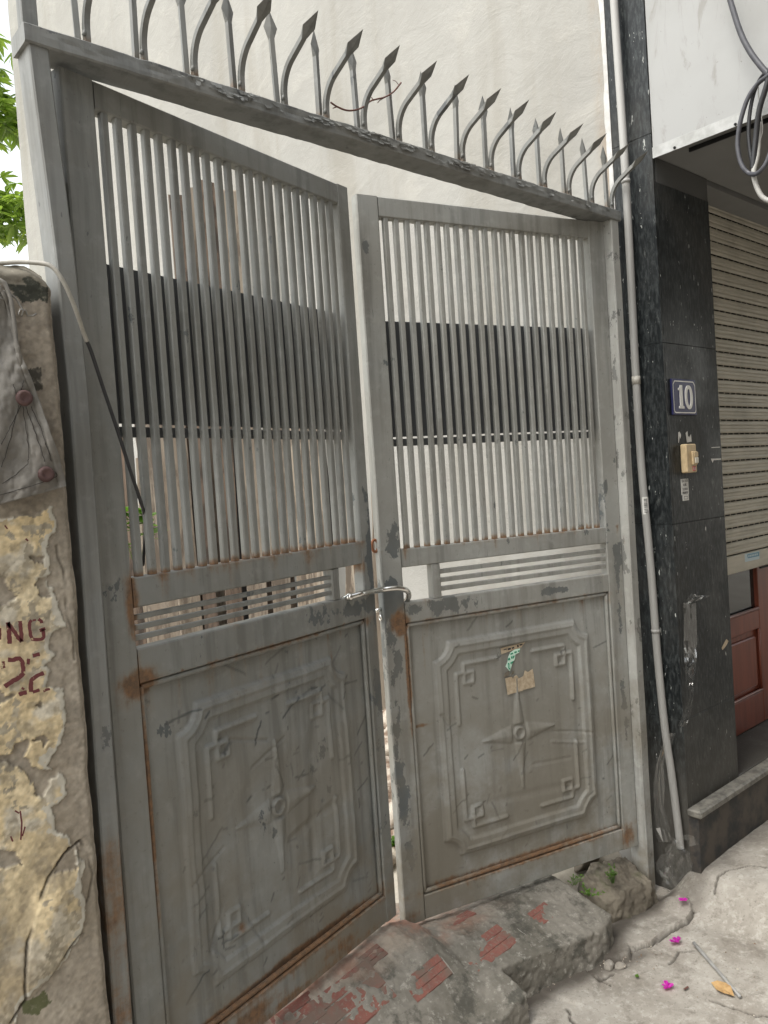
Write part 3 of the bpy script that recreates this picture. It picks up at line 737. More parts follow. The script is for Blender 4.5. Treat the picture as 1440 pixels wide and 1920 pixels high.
# ================================================================== GATE FRAME
gf = thing('gateway', 'grey steel gate frame with spear-topped beam', 'gateway')
def rustframe(co): return .35*np.exp(-((co[:, 2]-.1)/.2)**2)
def post_mesh(xs_z, x0, x1, y0, y1, z0, z1, n=60):
    b = MB().beam('z', z0, z1, n, x0, x1, y0, y1, .003, 3)
    vs = []
    for p in b.v:
        dx = np.interp(p[2], *xs_z); vs.append((p[0]+dx, p[1]+.0015*(vnoise(p[2]*9, 1, 3)-.5), p[2]))
    b.v = vs; return b
pl = post_mesh(([0, .5, 1.72, 1.96, 2.33, 2.4], [0, .002, .013, .008, -.010, -.012]), 0.0, .037, .0, .065, -.02, 2.352)
def left_rust(co): return (.55+.5*vnoise(co[:, 2]*16, 0, 5))*sstep(.92, .80, co[:, 2])*sstep(.40, .52, co[:, 2])*.52 + .12*(co[:, 2] < 1.0)
pl.build('post', M['frame_paint'], gf, {'rust': left_rust, 'chip': lambda c: .1+0*c[:, 0]})
pr = post_mesh(([0, 2.4], [0, 0]), 1.890, 1.934, .0, .065, -.02, 2.352)
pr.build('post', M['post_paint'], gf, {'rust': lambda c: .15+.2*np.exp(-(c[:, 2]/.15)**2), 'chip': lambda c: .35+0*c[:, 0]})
bb = MB().beam('x', -.018, 1.944, 240, 2.352, 2.388, -.006, .068, .003, 4)
bb.v = [(x, y+(.004*(vnoise(x*30, z*60, 7)-.5) if y < .01 and z > 2.365 else 0), z+.002*(vnoise(x*40, y*30, 8)-.5)) for x, y, z in bb.v]
beam = bb.build('top_beam', M['frame_paint'], gf, {'rust': lambda c: .1+0*c[:, 0], 'chip': lambda c: .45*sstep(2.37, 2.386, c[:, 2])+.05})
# loose flakes of paint curling on the beam's upper edge
b = MB(); rnd = random.Random(3)
for i in range(150):
    x = rnd.choice([rnd.uniform(.3, 1.9), rnd.gauss(.42, .06), rnd.gauss(.78, .1), rnd.gauss(1.2, .1)])
    if not .25 < x < 1.92: continue
    z = 2.386+rnd.uniform(-.020, .0); y = -.0085; a = rnd.uniform(.004, .013); h = rnd.uniform(.003, .009); cu = rnd.uniform(.001, .006)
    dz = rnd.uniform(-.002, .002)
    b.add([(x-a, y, z), (x+a*.8, y-cu*.3, z+dz), (x+a*rnd.uniform(.3, 1), y-cu, z-h+dz), (x-a*rnd.uniform(.2, 1), y-cu*rnd.uniform(.3, 1.4), z-h)], [(0, 3, 2, 1)])
fl = b.build('paint_flakes', M['frame_paint'], gf, {'rust': lambda c: 0*c[:, 0], 'chip': lambda c: 0*c[:, 0]}); fl['kind'] = 'stuff'
fs_ = fl.modifiers.new('thick', 'SOLIDIFY'); fs_.thickness = .0008
# upright flat bar at the left end
MB().box(-.012, .018, .02, .045, 2.386, 2.78, .002).build('end_bar', M['frame_paint'], beam)
# spears
def square_sweep(path, s):
    """square bar along a path in the YZ plane"""
    vs = []; n = len(path)
    for i in range(n):
        a = path[max(0, i-1)]; c = path[min(n-1, i+1)]
        ty, tz = c[0]-a[0], c[1]-a[1]; L = math.hypot(ty, tz); ny, nz = -tz/L, ty/L
        y, z = path[i]
        for sx, sn in ((-1, -1), (1, -1), (1, 1), (-1, 1)): vs.append((sx*s, y+ny*s*sn, z+nz*s*sn))
    fs = []
    for i in range(n-1):
        for j in range(4): fs.append((i*4+j, i*4+(j+1) % 4, i*4+4+(j+1) % 4, i*4+4+j))
    fs.append((0, 3, 2, 1)); return vs, fs
def spear_tip(b, y, z, dy, dz, L=.068, wd=.0165, th=.005):
    # diamond blade, broad face along X, pointing along (dy,dz)
    ny, nz = -dz, dy
    def P(t, x, d): return (x, y+dy*t+ny*d, z+dz*t+nz*d)
    vs = [P(0, -.0055, -th), P(0, .0055, -th), P(0, .0055, th), P(0, -.0055, th), P(L*.38, -wd, 0), P(L*.38, wd, 0), P(L*.38, 0, -th), P(L*.38, 0, th), P(L, 0, 0)]
    fs = [(0, 1, 6), (1, 5, 6), (0, 6, 4), (2, 3, 7), (3, 4, 7), (2, 7, 5), (1, 2, 5), (3, 0, 4), (4, 6, 8), (6, 5, 8), (5, 7, 8), (7, 4, 8), (0, 3, 2, 1)]
    b.add(vs, fs)
SX = [.105, .222, .335, .450, .565, .686, .806, .925, 1.045, 1.168, 1.290, 1.416, 1.542, 1.670, 1.797, 1.915]
b = MB(); ang = np.linspace(0, R(60), 9); path = [(0, 0), (0, .030)]
rad = .075
for a in ang[1:]: path.append((-rad*(1-math.cos(a)), .030+rad*math.sin(a)))
ly, lz = path[-1]; dy, dz = -math.sin(R(64)), math.cos(R(64))
for s_ in (.025, .058): path.append((ly+dy*s_, lz+dz*s_))
v_, f_ = square_sweep(path, .0058); b.add(v_, f_); spear_tip(b, path[-1][0], path[-1][1], dy, dz)
def mesh_of(b, name, mat, attrs):
    me = bpy.data.meshes.new(name); me.from_pydata(b.v, [], b.f); setattrs(me, attrs); me.materials.append(mat); return me
att = {'rust': lambda c: .55*np.exp(-(c[:, 2]/.03)**2), 'chip': lambda c: .2+0*c[:, 0]}
cme = mesh_of(b, 'curved_spear', M['frame_paint'], att)
b = MB(); v_, f_ = square_sweep([(0, 0), (0, .05), (0, .10), (0, .158)], .0055); b.add(v_, f_); spear_tip(b, 0, .156, 0, 1)
sme = mesh_of(b, 'straight_spear', M['frame_paint'], att)
rnd = random.Random(12)
for i, x in enumerate(SX):
    o = link('curved_spear', cme, None, beam); o.location = (x, .010, 2.386); o.rotation_euler = (0, rnd.uniform(-.02, .02), rnd.uniform(-.06, .06))
    o = link('straight_spear', sme, None, beam); o.location = (x-.0135, .020, 2.386); o.rotation_euler = (rnd.uniform(-.02, .02), rnd.uniform(-.03, .03), rnd.uniform(-.3, .3))
    w_ = MB().tube([(x-.007, .006, 2.403), (x-.006, .005, 2.412)], [.0045, .003], 6).build('weld', M['frame_paint'], beam)

# ================================================================== GATE LEAVES
def panel_height(U, Z, w0, h0):
    """U 0..w0 from hinge side, Z 0..h0; ornament pressed towards the street"""
    mx, mz0, mz1 = .085*w0/.75, .075, .075
    x0, x1, z0, z1 = mx, w0-mx, mz0, h0-mz1; nt = .055
    dx = np.minimum(U-x0, x1-U); dz = np.minimum(Z-z0, z1-Z)
    cxd = nt-np.hypot(dx, dz)                       # concave bite out of each corner
    d = np.minimum(np.minimum(dx, dz), -cxd)
    h = .013*sstep(0, .009, d) - .010*sstep(.044, .051, d)
    h += .005*sstep(.007, .0, np.abs(d-.020))
    # corner frets
    ins = .082
    for cx, sx in ((x0+ins, 1), (x1-ins, -1)):
        for cz, sz in ((z1-ins, -1), (z0+ins, 1)):
            a = (U-cx)*sx; c = (Z-cz)*sz
            dd = np.minimum(dpoly(a, c, [(.155, 0), (.028, 0), (.028, .034)]), dpoly(a, c, [(0, .185), (0, .028), (.034, .028)]))
            sq = np.maximum(np.abs(a-.045), np.abs(c-.045)); dd = np.minimum(dd, np.abs(sq-.016))
            h += .009*sstep(.0075, .003, dd)
    # four pointed star
    cx, cz = w0/2, h0/2
    a = np.abs(U-cx); c = np.abs(Z-cz); rr = np.hypot(a, c)
    for p, q, L in ((a, c, .150), (c, a, .180)):
        t_ = np.clip((p-.028)/(L-.028), 0, 1); wdt = (.030 if L < .16 else .022)*(1-t_)
        inside = (p > .028) & (p < L)
        h += np.where(inside, .0095*np.clip(1-q/np.maximum(wdt, 1e-4), 0, 1)**.5*np.minimum(1, (p-.028)/.004), 0)
    h += .009*sstep(.0065, .002, np.abs(rr-.018))
    return h
def leaf(name, label, s, P, loc, rz):
    """s=+1 hinge at local X=0 and leaf runs to +X; s=-1 runs to -X. Local Y points into the yard."""
    t_ = thing(name, label, 'gate leaf', loc, rz); pm = P['paint']
    W, sh, sf = P['W'], P['sh'], P['sf']; T = .036
    def X(u): return s*u
    rust_pts, chip_pts = P['rust'], P['chip']
    def wear(pts):
        def fn(co):
            u = co[:, 0]*s; z = co[:, 2]; r = np.zeros(len(co))
            for pu, pz, ru, rzz, a in pts: r = np.maximum(r, a*np.exp(-((u-pu)/ru)**2-((z-pz)/rzz)**2))
            if pts is rust_pts:                                   # runs below the joints
                for zr, ln, am in ((P['gb'], .055, .62), (P['pt'], .12, .5), (P['sb'], .03, .35), (P['pb'], .05, .6)):
                    nn = sstep(.55, .85, vnoise(u*55, zr*9, P['seed']+5)); below = zr-z
                    r = np.maximum(r, am*nn*np.where((below > -.004) & (below < .3), np.exp(-np.maximum(below, 0)/ln), 0))
            return r
        return fn
    A = {'rust': wear(rust_pts), 'chip': wear(chip_pts)}
    def vbar(nm, u0, u1, z0, z1, y0=0, y1=T, par=None, c=.003):
        a, b_ = sorted((X(u0), X(u1)))
        mb = MB().beam('z', z0, z1, max(2, int((z1-z0)/.012)), a, b_, y0, y1, c, max(1, int((b_-a)/.012)))
        return mb.build(nm, M[pm], par or t_, A)
    def hbar(nm, u0, u1, z0, z1, y0=0, y1=T, par=None, c=.003):
        a, b_ = sorted((X(u0), X(u1)))
        mb = MB().beam('x', a, b_, max(2, int((b_-a)/.012)), z0, z1, y0, y1, c, max(1, int((z1-z0)/.012)))
        return mb.build(nm, M[pm], par or t_, A)
    g = .0012
    vbar('stile', 0, sh, P['zb'], P['zt'])
    vbar('stile', sf, W, P['zb'], P['zt'])
    top = hbar('top_rail', sh+g, sf-g, P['gt'], P['zt'], .0006, T-.0006)
    mid = hbar('middle_rail', sh+g, sf-g, P['st'], P['gb'], .0006, T-.0006)
    low = hbar('lock_rail', sh+g, sf-g, P['pt'], P['sb'], .0006, T-.0006)
    bot = hbar('bottom_rail', sh+g, sf-g, P['zb'], P['pb'], .0006, T-.0006)
    # short uprights of the lock opening
    vbar('lock_post', P['l0']-.030, P['l0'], P['sb']+g, P['st']-g, .001, T-.001)
    # grille: 22 square bars
    n = 22; gap_bar = (sf-sh); b_w = .0160; gp = (gap_bar-n*b_w)/(n+1)
    z0, z1 = P['gb']+.0005, P['gt']-.0005
    mb = MB().beam('z', z0, z1, 40, -b_w/2, b_w/2, .004, .004+b_w, .0022, 1)
    me = bpy.data.meshes.new('bar'); me.from_pydata(mb.v, [], mb.f)
    setattrs(me, {'rust': lambda c: .75*np.exp(-((c[:, 2]-z0)/.014)**2)+.05, 'chip': lambda c: .28*np.exp(-((c[:, 2]-z0)/.10)**2)}); me.materials.append(M[pm])
    for i in range(n):
        o = link('bar', me, None, t_); o.location = (X(sh+gp+b_w/2+i*(b_w+gp)), random.uniform(-.001, .001), 0)
        o.rotation_euler = (0, random.uniform(-.0012, .0012), random.uniform(-.05, .05))
    # slot with three flat bars
    hs = P['st']-P['sb']; fh = hs*.066
    for k_ in range(3):
        zc = P['sb']+hs*(k_+1)/4
        hbar('slot_bar', sh+g, P['l0']-.030-g, zc-fh, zc+fh, .008, .020, c=.0015)
    # sheet welded behind the grille, with a flat bar below it
    a, b_ = sorted((X(sh-.01), X(sf+.012)))
    mb = MB().box(a, b_, T+.001, T+.0035, P['h0'], P['h1']); mb.build('backing_sheet', M['sheet'], t_)
    mb = MB().box(a-.001, b_+.001, T+.001, T+.012, P['h0']-.028, P['h0']-.006, .001); mb.build('sheet_batten', M['sheet'], t_)
    mb = MB().box(a-.0005, b_+.0005, T+.0036, T+.0085, P['h1']-.022, P['h1']+.001, .001); mb.build('sheet_batten', M['sheet'], t_)
    # pressed panel
    w0, h0 = sf-sh-2*g, P['pt']-P['pb']-2*g
    nx, nz = int(w0/.0036), int(h0/.0036)
    UU, ZZ_ = np.meshgrid(np.linspace(0, w0, nx), np.linspace(0, h0, nz), indexing='ij')
    H = panel_height(UU, ZZ_, w0, h0)
    sd_ = P['seed']
    dent = P['dent']
    H = H*(1-.30*dent)*(1-dent*.45*sstep(.45, .62, fbm(UU*5, ZZ_*5, sd_, 3))) + (fbm(UU*5, ZZ_*5, sd_+1, 3)-.5)*.012*dent + (fbm(UU*22, ZZ_*22, sd_+2, 3)-.5)*.004*dent + (fbm(UU*2, ZZ_*2, sd_+4, 2)-.5)*.012
    for a_, b2, wdt, dp in P['creases']: H -= dp*sstep(wdt, 0, dseg(UU, ZZ_, a_, b2))
    Yp = .019 - H
    rs_ = random.Random(sd_); mark = np.zeros_like(UU)
    for i_ in range(P['marks']):
        mu, mz = rs_.uniform(.03, w0-.03), rs_.uniform(.03, h0-.03); aa = rs_.choice([rs_.uniform(-.3, 1.1), rs_.uniform(-.3, 1.1), rs_.uniform(0, 3.1)]); ln = rs_.choice([.006, .012, .02, .035, .07])*rs_.uniform(.6, 1.3)
        mark = np.maximum(mark, rs_.uniform(.4, .95)*sstep(.0042, .0012, dseg(UU+(fbm(UU*40, ZZ_*40, sd_+i_, 2)-.5)*.012, ZZ_, (mu, mz), (mu+s*ln*math.cos(aa), mz+ln*math.sin(aa)))))
    me = gridmesh('panel', s*(UU+sh+g), Yp, ZZ_+P['pb']+g, flip=(s < 0))
    prust = [(q[0], q[1], q[2], q[3], q[4]) for q in rust_pts]
    setattrs(me, {'rust': wear(rust_pts), 'chip': wear(chip_pts), 'mark': mark.ravel()})
    pan = link('panel', me, M[pm], t_)
    # round bead around the panel
    r_ = .0065; y_ = .010
    u0, u1, z0, z1 = sh+.008, sf-.008, P['pb']+.008, P['pt']-.008
    for (a_, c_) in (((u0, z0), (u1, z0)), ((u0, z1), (u1, z1)), ((u0, z0), (u0, z1)), ((u1, z0), (u1, z1))):
        k_ = 40; pts = [(X(a_[0]+(c_[0]-a_[0])*i/k_), y_, a_[1]+(c_[1]-a_[1])*i/k_) for i in range(k_+1)]
        MB().tube(pts, r_, 10).build('panel_bead', M[pm], t_, A)
    # hinges
    for zc in (P['zt']-.25, (P['zt']+P['zb'])/2, P['zb']+.25):
        MB().tube([(X(-.006), .018, zc-.035), (X(-.006), .018, zc+.035)], .006, 10).build('hinge', M['frame_paint'], t_, {'rust': lambda c: .5+0*c[:, 0], 'chip': lambda c: 0*c[:, 0]})
    return t_
PL = dict(paint='paint', marks=85, W=.889, sh=.073, sf=.840, zb=.252, zt=2.343, gt=2.288, gb=1.346, st=1.284, sb=1.200, pt=1.128, pb=.330, l0=.735, h0=1.664, h1=1.992, seed=100, dent=.62,
          rust=[(.07, 1.29, .018, .075, 1.15), (.075, 1.13, .055, .035, 1.1), (.45, 1.345, .5, .012, .5), (.30, 1.34, .14, .03, .42), (.62, 1.33, .05, .04, .5), (.845, 1.275, .014, .03, .8), (.45, .338, .5, .018, .95), (.45, .262, .5, .022, .62), (.30, .295, .14, .03, .75), (.62, .29, .12, .025, .6), (.84, .34, .03, .04, .6), (.078, .9, .008, .30, .95), (.50, 1.125, .3, .010, .6), (.84, 1.12, .03, .02, .6), (.70, 1.03, .006, .09, .5), (.31, .50, .018, .02, .7), (.15, .30, .2, .05, .42)],
          chip=[(.888, 1.30, .035, .22, 1.15), (.80, 1.165, .12, .03, .95), (.60, 1.16, .1, .03, .45), (.885, 1.9, .01, .3, .3), (.87, .95, .03, .25, .75), (.04, 1.33, .03, .03, .5), (.40, 1.24, .02, .05, .5), (.45, .75, .3, .3, .22), (.87, .6, .03, .3, .35)],
          creases=[((.20, .62), (.36, .57), .006, .004), ((.30, .52), (.42, .56), .005, .003), ((.14, .16), (.18, .24), .008, .004), ((.42, .30), (.60, .33), .02, .005), ((.10, .33), (.20, .37), .006, .003), ((.50, .20), (.54, .6), .03, .005), ((.25, .2), (.30, .1), .01, .004)])
leafL = leaf('gate_leaf', 'left grey gate leaf with dented pressed panel, ajar beside the old wall', 1, PL, (.055, .030, 0), math.atan2(.20, .875))
PR = dict(paint='paint_lit', marks=45, W=.936, sh=.068, sf=.866, zb=.176, zt=2.350, gt=2.291, gb=1.305, st=1.250, sb=1.144, pt=1.082, pb=.250, l0=.764, h0=1.643, h1=1.992, seed=200, dent=.35,
          rust=[(.885, 1.085, .035, .04, 1.3), (.868, .93, .011, .20, 1.1), (.85, .95, .012, .12, .5), (.80, 1.0, .006, .09, .55), (.45, 1.078, .5, .010, .55), (.45, 1.305, .5, .010, .45), (.45, .258, .5, .018, .85), (.045, .22, .05, .05, .75), (.07, 1.06, .03, .02, .4), (.90, .20, .05, .03, .5), (.83, .76, .05, .008, .7)],
          chip=[(.90, 1.17, .05, .08, 1.25), (.80, 1.12, .16, .03, .9), (.35, 1.115, .2, .015, .8), (.92, .9, .03, .5, .62), (.905, .45, .03, .25, .7), (.905, .97, .03, .06, .9), (.89, 1.33, .03, .06, .7), (.03, 1.15, .02, .35, .62), (.03, .7, .02, .25, .55), (.915, 2.20, .012, .03, .9), (.4, 1.30, .4, .02, .35), (.06, 1.4, .02, .12, .6)],
          creases=[((.10, .36), (.30, .40), .006, .003), ((.14, .33), (.27, .36), .008, -.003), ((.66, .49), (.69, .53), .008, .005), ((.20, .29), (.35, .30), .01, .002), ((.2, .2), (.6, .22), .02, .002)])
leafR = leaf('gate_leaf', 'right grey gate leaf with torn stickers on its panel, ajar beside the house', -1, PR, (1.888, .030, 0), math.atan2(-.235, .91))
bpy.context.view_layer.update()
ML, MR = leafL.matrix_world.copy(), leafR.matrix_world.copy()
def Lp(u, y, z): return ML @ Vector((u, y, z))
def Rp(u, y, z): return MR @ Vector((-u, y, z))
# lock plate behind the left leaf's free edge, ring and bolts
o = MB().box(.864, .922, .0375, .0415, .80, 1.40, .001).build('lock_plate', M['sheet'], leafL)
pts = [(-.937+.010*math.cos(a)-.004, .022, 1.322+.018*math.sin(a)) for a in np.linspace(0, 2*math.pi, 17)[:-1]]
MB().tube(pts, .0042, 8, closed=True).build('hasp_ring', M['rust'], leafR)
MB().tube([(-.934, .020, 1.133), (-.955, .016, 1.130)], .0055, 10).build('bolt_rod', M['chrome'], leafR)
pts = [(-.942, .016+.007*math.cos(a), 1.108+.008*math.sin(a)) for a in np.linspace(0, 2*math.pi, 13)[:-1]]
MB().tube(pts, .0025, 8, closed=True).build('bolt_ring', M['chrome'], leafR)
# shackle
sl = thing('shackle_lock', 'curved chrome bar lock hooked through both gate leaves', 'lock')
def leafhit(Mx, px, py, d):
    r = ray(px, py); h0 = np.array(Mx.translation); nn = np.array(Mx.to_3x3() @ Vector((0, 1, 0)))
    return CAM+r*(((h0-CAM)@nn+d)/(r@nn))
pp = [leafhit(ML, 640, 1128, .050), leafhit(ML, 643, 1124, .028)]+[leafhit(ML, x, y, d) for x, y, d in ((650, 1121, .0), (664, 1117, -.014), (682, 1112, -.020))]
pp += [leafhit(MR, x, y, d) for x, y, d in ((712, 1106.5, -.030), (732, 1103.5, -.030), (748, 1103, -.027), (760, 1106, -.020), (766, 1112, -.008), (766, 1120, .006), (762, 1127, .024), (757, 1131, .045))]
def smooth(pts, n=6):
    P = [Vector(p) for p in pts]; out = []
    for i in range(len(P)-1):
        p0, p1, p2, p3 = P[max(0, i-1)], P[i], P[i+1], P[min(len(P)-1, i+2)]
        for k_ in range(n):
            t = k_/n
            out.append(.5*((2*p1)+(p2-p0)*t+(2*p0-5*p1+4*p2-p3)*t*t+(3*p1-p0-3*p2+p3)*t**3))
    out.append(P[-1]); return out
MB().tube(smooth(pp), .0082, 14).build('shackle', M['chrome'], sl)
MB().tube([leafhit(ML, 652, 1120.5, -.003), leafhit(ML, 660, 1118, -.011)], .0108, 14).build('collar', M['chrome'], sl)
MB().tube([Lp(.742, .046, 1.162), Lp(.742, .046, 1.215)], .012, 14).build('lock_body', M['black'], sl)

# stickers on the right panel
def stick(pts, d):  # polygon in panel u,z a hair proud of the sheet
    return [Rp(u, .0152-d, z) for u, z in pts]
def sticker(name, label, polys, cat='sticker'):
    t_ = thing(name, label, cat)
    for nm, mat, pts, d in polys:
        b = MB(); v = stick(pts, d); v2 = stick(pts, d-.0006); n = len(v)
        b.add(v+v2, [tuple(range(n))]+[(i, n+i, n+(i+1) % n, (i+1) % n) for i in range(n)]); b.build(nm, M[mat], t_)
    return t_
def uz(ax, ay):          # measured on the panel
    x, y = 920+ax/14.4, 1190+ay/14.4
    r = ray(x, y); h0 = np.array(MR.translation); nn = np.array(MR.to_3x3() @ Vector((0, 1, 0)))
    p = CAM+r*(((h0-CAM)@nn+.015)/(r@nn)); q = MR.inverted() @ Vector(p); return (-q.x, q.z)
sticker('paper_scrap', 'narrow torn strip of brown paper at the top of the stickers', [('paper', 'old_paper', [uz(*p) for p in [(260, 365), (600, 285), (935, 195), (880, 270), (830, 340), (560, 430), (290, 530)]], .0008)] +
        [('print', 'ink', [uz(*p) for p in q], .0022) for q in [[(340, 400), (420, 378), (425, 395), (345, 418)], [(450, 370), (530, 350), (540, 395), (460, 415)], [(560, 345), (620, 325), (630, 360), (570, 380)], [(700, 285), (740, 275), (750, 330), (715, 340)], [(770, 262), (850, 245), (845, 275), (780, 295)]]])
sticker('advert_sticker', 'torn mint sticker with green digits 07 on the right panel', [('paper', 'mint', [uz(*p) for p in [(530, 480), (640, 400), (790, 370), (770, 480), (660, 540), (655, 640), (630, 700), (600, 720), (545, 900), (515, 985), (440, 900), (400, 860), (450, 740), (470, 600)]], .0009)] +
        [('print', 'green_ink', [uz(*p) for p in q], .0024) for q in [
            [(455, 770), (480, 755), (500, 790), (520, 900), (515, 940), (485, 935), (460, 880)], [(520, 755), (600, 710), (600, 735), (550, 800), (540, 800), (560, 760), (525, 785)],
            [(465, 640), (510, 620), (520, 680), (460, 695)], [(540, 590), (575, 580), (585, 640), (550, 650)], [(590, 575), (640, 560), (630, 590), (610, 640), (598, 640)],
            [(520, 510), (590, 480), (600, 510), (530, 545)], [(625, 465), (690, 440), (700, 475), (640, 500)], [(720, 430), (770, 415), (760, 455), (730, 465)]]] +
        [('print', 'mint', [uz(*p) for p in [(474, 800), (486, 800), (498, 890), (488, 905), (478, 870)]], .0034)])
sticker('paper_scrap', 'square torn brown paper scrap above the star on the panel', [('paper', 'old_paper', [uz(*p) for p in [(390, 1180), (560, 1130), (600, 1190), (640, 1110), (700, 1095), (760, 1180), (880, 1120), (920, 960), (1000, 1010), (1130, 920), (1165, 1130), (1195, 1400), (1080, 1440), (880, 1490), (860, 1510), (720, 1550), (455, 1625)]], .0010),
        ('glue_stain', 'stone', [uz(*p) for p in [(360, 1150), (380, 1040), (470, 990), (500, 1000), (480, 1110)]], .0006), ('glue_stain', 'stone', [uz(*p) for p in [(545, 1100), (590, 990), (640, 970), (610, 1060)]], .0006)])

# ================================================================== HOUSE No. 10
hs = thing('terraced_house', 'narrow house with beige flank, black granite pillar, shutter and red door', 'house')
HX, HYF = 1.99, -.113
WXW = 1.985
# flank wall, slightly uneven
wy = axis([(.030, .6, .03), (.6, 6.12, .12)]); wz = axis([(-.1, 3.3, .06), (3.3, 9.0, .25)])
A_, B_ = np.meshgrid(wy, wz, indexing='ij')
Dx = (fbm(A_*1.6, B_*1.6, 300, 3)-.5)*.03*sstep(.03, .2, A_)*sstep(6.12, 5.7, A_) + (fbm(A_*7, B_*7, 301, 3)-.5)*.010*sstep(.03, .12, A_)
link('flank_wall', gridmesh('flank_wall', WXW+Dx, A_, B_, flip=True), M['plaster'], hs)
MB().box(WXW+.03, 8.0, .20, 6.115, -.1, 9.0).build('house_mass', M['plaster'], hs)
# granite pillar: core and cladding slabs
pil = MB().box(HX+.012, 2.35, HYF+.012, .22, -.05, 9.0).build('pillar', M['soffit'], hs)
for z0, z1 in ((.10, .62), (.62, 1.30), (1.30, 1.92), (1.92, 2.462)):
    MB().box(HX+.001, 2.362, HYF, HYF+.011, z0+.0005, z1-.0005, .0008).build('granite_slab', M['granite'], pil)
for z0, z1 in ((-.05, .62), (.62, 1.30), (1.30, 1.92), (1.92, 2.62), (2.62, 3.4)):
    MB().box(HX-.010, HX+.0005, HYF+.0002, .036, z0+.0005, z1-.0005, .0008).build('granite_slab', M['granite'], pil)
MB().box(HX+.011, 2.362, HYF+.002, HYF+.011, 2.4622, 2.545).build('lintel_strip', M['lintel'], pil)
# sealant along the joint between wall and pillar
b = MB(); n = 110; vs = []
for i in range(n+1):
    z = .9+2.6*i/n; wv = .006+.012*max(0, float(fbm(z*9, 1.3, 310))-.35)*2*(1 if z > 1.9 else .25)
    y = .036
    vs += [(HX-.012, y, z), (WXW-.010, y+.008+wv*.3, z), (WXW-.004, y+.012+wv, z)]
fs = []
for i in range(n): fs += [(3*i, 3*i+1, 3*i+4, 3*i+3), (3*i+1, 3*i+2, 3*i+5, 3*i+4)]
b.add(vs, fs, True); b.build('sealant_bead', M['sealant'], hs)
# overhanging box above the shop front
box_ = MB().box(HX+.002, 6.0, -1.35, HYF+.012, 2.548, 4.4, .004).build('overhang', M['soffit'], hs)
MB().box(HX-.006, HX+.0015, -1.36, HYF-.001, 2.562, 4.4, .001).build('fascia_panel', M['fascia'], box_)
MB().box(HX-.0095, HX-.0065, -1.36, HYF-.0005, 2.535, 2.572, .0008).build('edge_strip', M['alu'], box_)
for px, py in ((1265, 277), (1379, 233)):
    p = onX(px, py, HX-.010); MB().tube([(HX-.0094, p[1], p[2]), (HX-.0125, p[1], p[2])], .0045, 8).build('rivet', M['black'], box_)
MB().box(HX+.045, HX+.053, -1.30, HYF-.10, 2.534, 2.5475, .001).build('shadow_strip', M['black'], box_)  # black bar stands in for the shadow gap under the overhang
# facade above and around the opening
MB().box(2.362, 6.0, .30, .40, -.05, 4.4).build('inner_wall', M['soffit'], hs)
MB().box(2.362, 6.0, -.075, .25, 2.548, 2.75).build('opening_head', M['soffit'], hs)
# step
stp = MB().box(HX-.012, 6.0, -.150, HYF-.0005, -.10, .290).build('step', M['plinth'], hs)
MB().box(HX-.022, 6.0, -.166, HYF-.0003, .2905, .318, .006).build('nosing_slab', M['granite_worn'], stp)
MB().box(2.3625, 6.0, HYF+.0003, .30, .2907, .317, .002).build('threshold_slab', M['granite'], stp)
# roller shutter
sh_ = MB().box(2.366, 4.8, .046, .052, 1.05, 2.547).build('shutter', M['black'], hs)
pz = .0565; b = MB(); Ls, Le = 2.364, 4.8
prof = [(.003, 0), (-.0015, .003), (-.003, .010), (-.0018, .0165), (-.0005, .0185), (-.003, .0205), (-.0035, .030), (-.0008, .0325), (-.003, .035), (-.002, .047), (.003, .0512)]
nprof = len(prof)
vs = [(x, .036+y, z) for x in (Ls, Le) for y, z in prof]
b.add(vs, [(i, nprof+i, nprof+i+1, i+1) for i in range(nprof-1)])
x = Ls+.012
while x < Le:      # webs between the light slots
    b.box(x, x+.007, .0435, .0455, .0512, pz+.001); x += .052
sme2 = bpy.data.meshes.new('slat'); sme2.from_pydata(b.v, [], b.f); sme2.materials.append(M['shutter'])
z = 1.112; k_ = 0
while z < 2.53:
    o = link('slat', sme2, None, sh_); o.location = (random.uniform(-.012, .012), random.uniform(-.001, .001), z); z += pz
MB().box(Ls, Le, .028, .046, 1.034, 1.108, .003).build('bottom_rail', M['shutter'], sh_)
MB().box(2.95, 4.8, .02, .03, 1.028, 1.0335).build('rubber_seal', M['black'], sh_)
# door behind the shutter
DY = .085
dr = MB().box(2.366, 2.70, DY, DY+.04, .3185, 1.20, .002).build('door', M['door'], hs)
dr.data.clear_geometry()
def dxz(px, py, yv=DY): p = onY(px, py, yv); return p[0], p[2]
xr, _ = dxz(1421, 1100); xm0, zt0 = dxz(1424, 1146); x0d = 2.366
zb_glass = dxz(1400, 1150)[1]; z_p1 = dxz(1400, 1187)[1]; z_p0 = dxz(1410, 1305)[1]
xp1 = dxz(1427, 1175)[0]
b = MB()
b.box(xr, xr+.16, DY, DY+.04, .3185, 1.30, .003)                       # stile
b.box(x0d, xr-.0005, DY+.0005, DY+.0395, z_p1, zb_glass, .003)         # rail under the pane
b.box(x0d, xr-.0005, DY+.0005, DY+.0395, .3185, z_p0, .003)            # bottom rail
me = bpy.data.meshes.new('door'); me.from_pydata(b.v, [], b.f); me.materials.append(M['door']); dr.data = me
MB().box(x0d, xr-.0008, DY+.018, DY+.024, zb_glass+.0005, 1.30).build('pane', M['glass'], dr)
MB().box(x0d, xr-.0008, DY+.016, DY+.03, z_p0+.0005, z_p1-.0005).build('panel_back', M['door'], dr)
MB().box(x0d, xr-.030, DY+.006, DY+.0155, z_p0+.030, z_p1-.030, .006).build('raised_panel', M['door'], dr)
MB().tube([(x0d, DY+.004, zb_glass+.004), (xr-.004, DY+.004, zb_glass+.004)], .008, 8).build('glazing_bead', M['door'], dr)
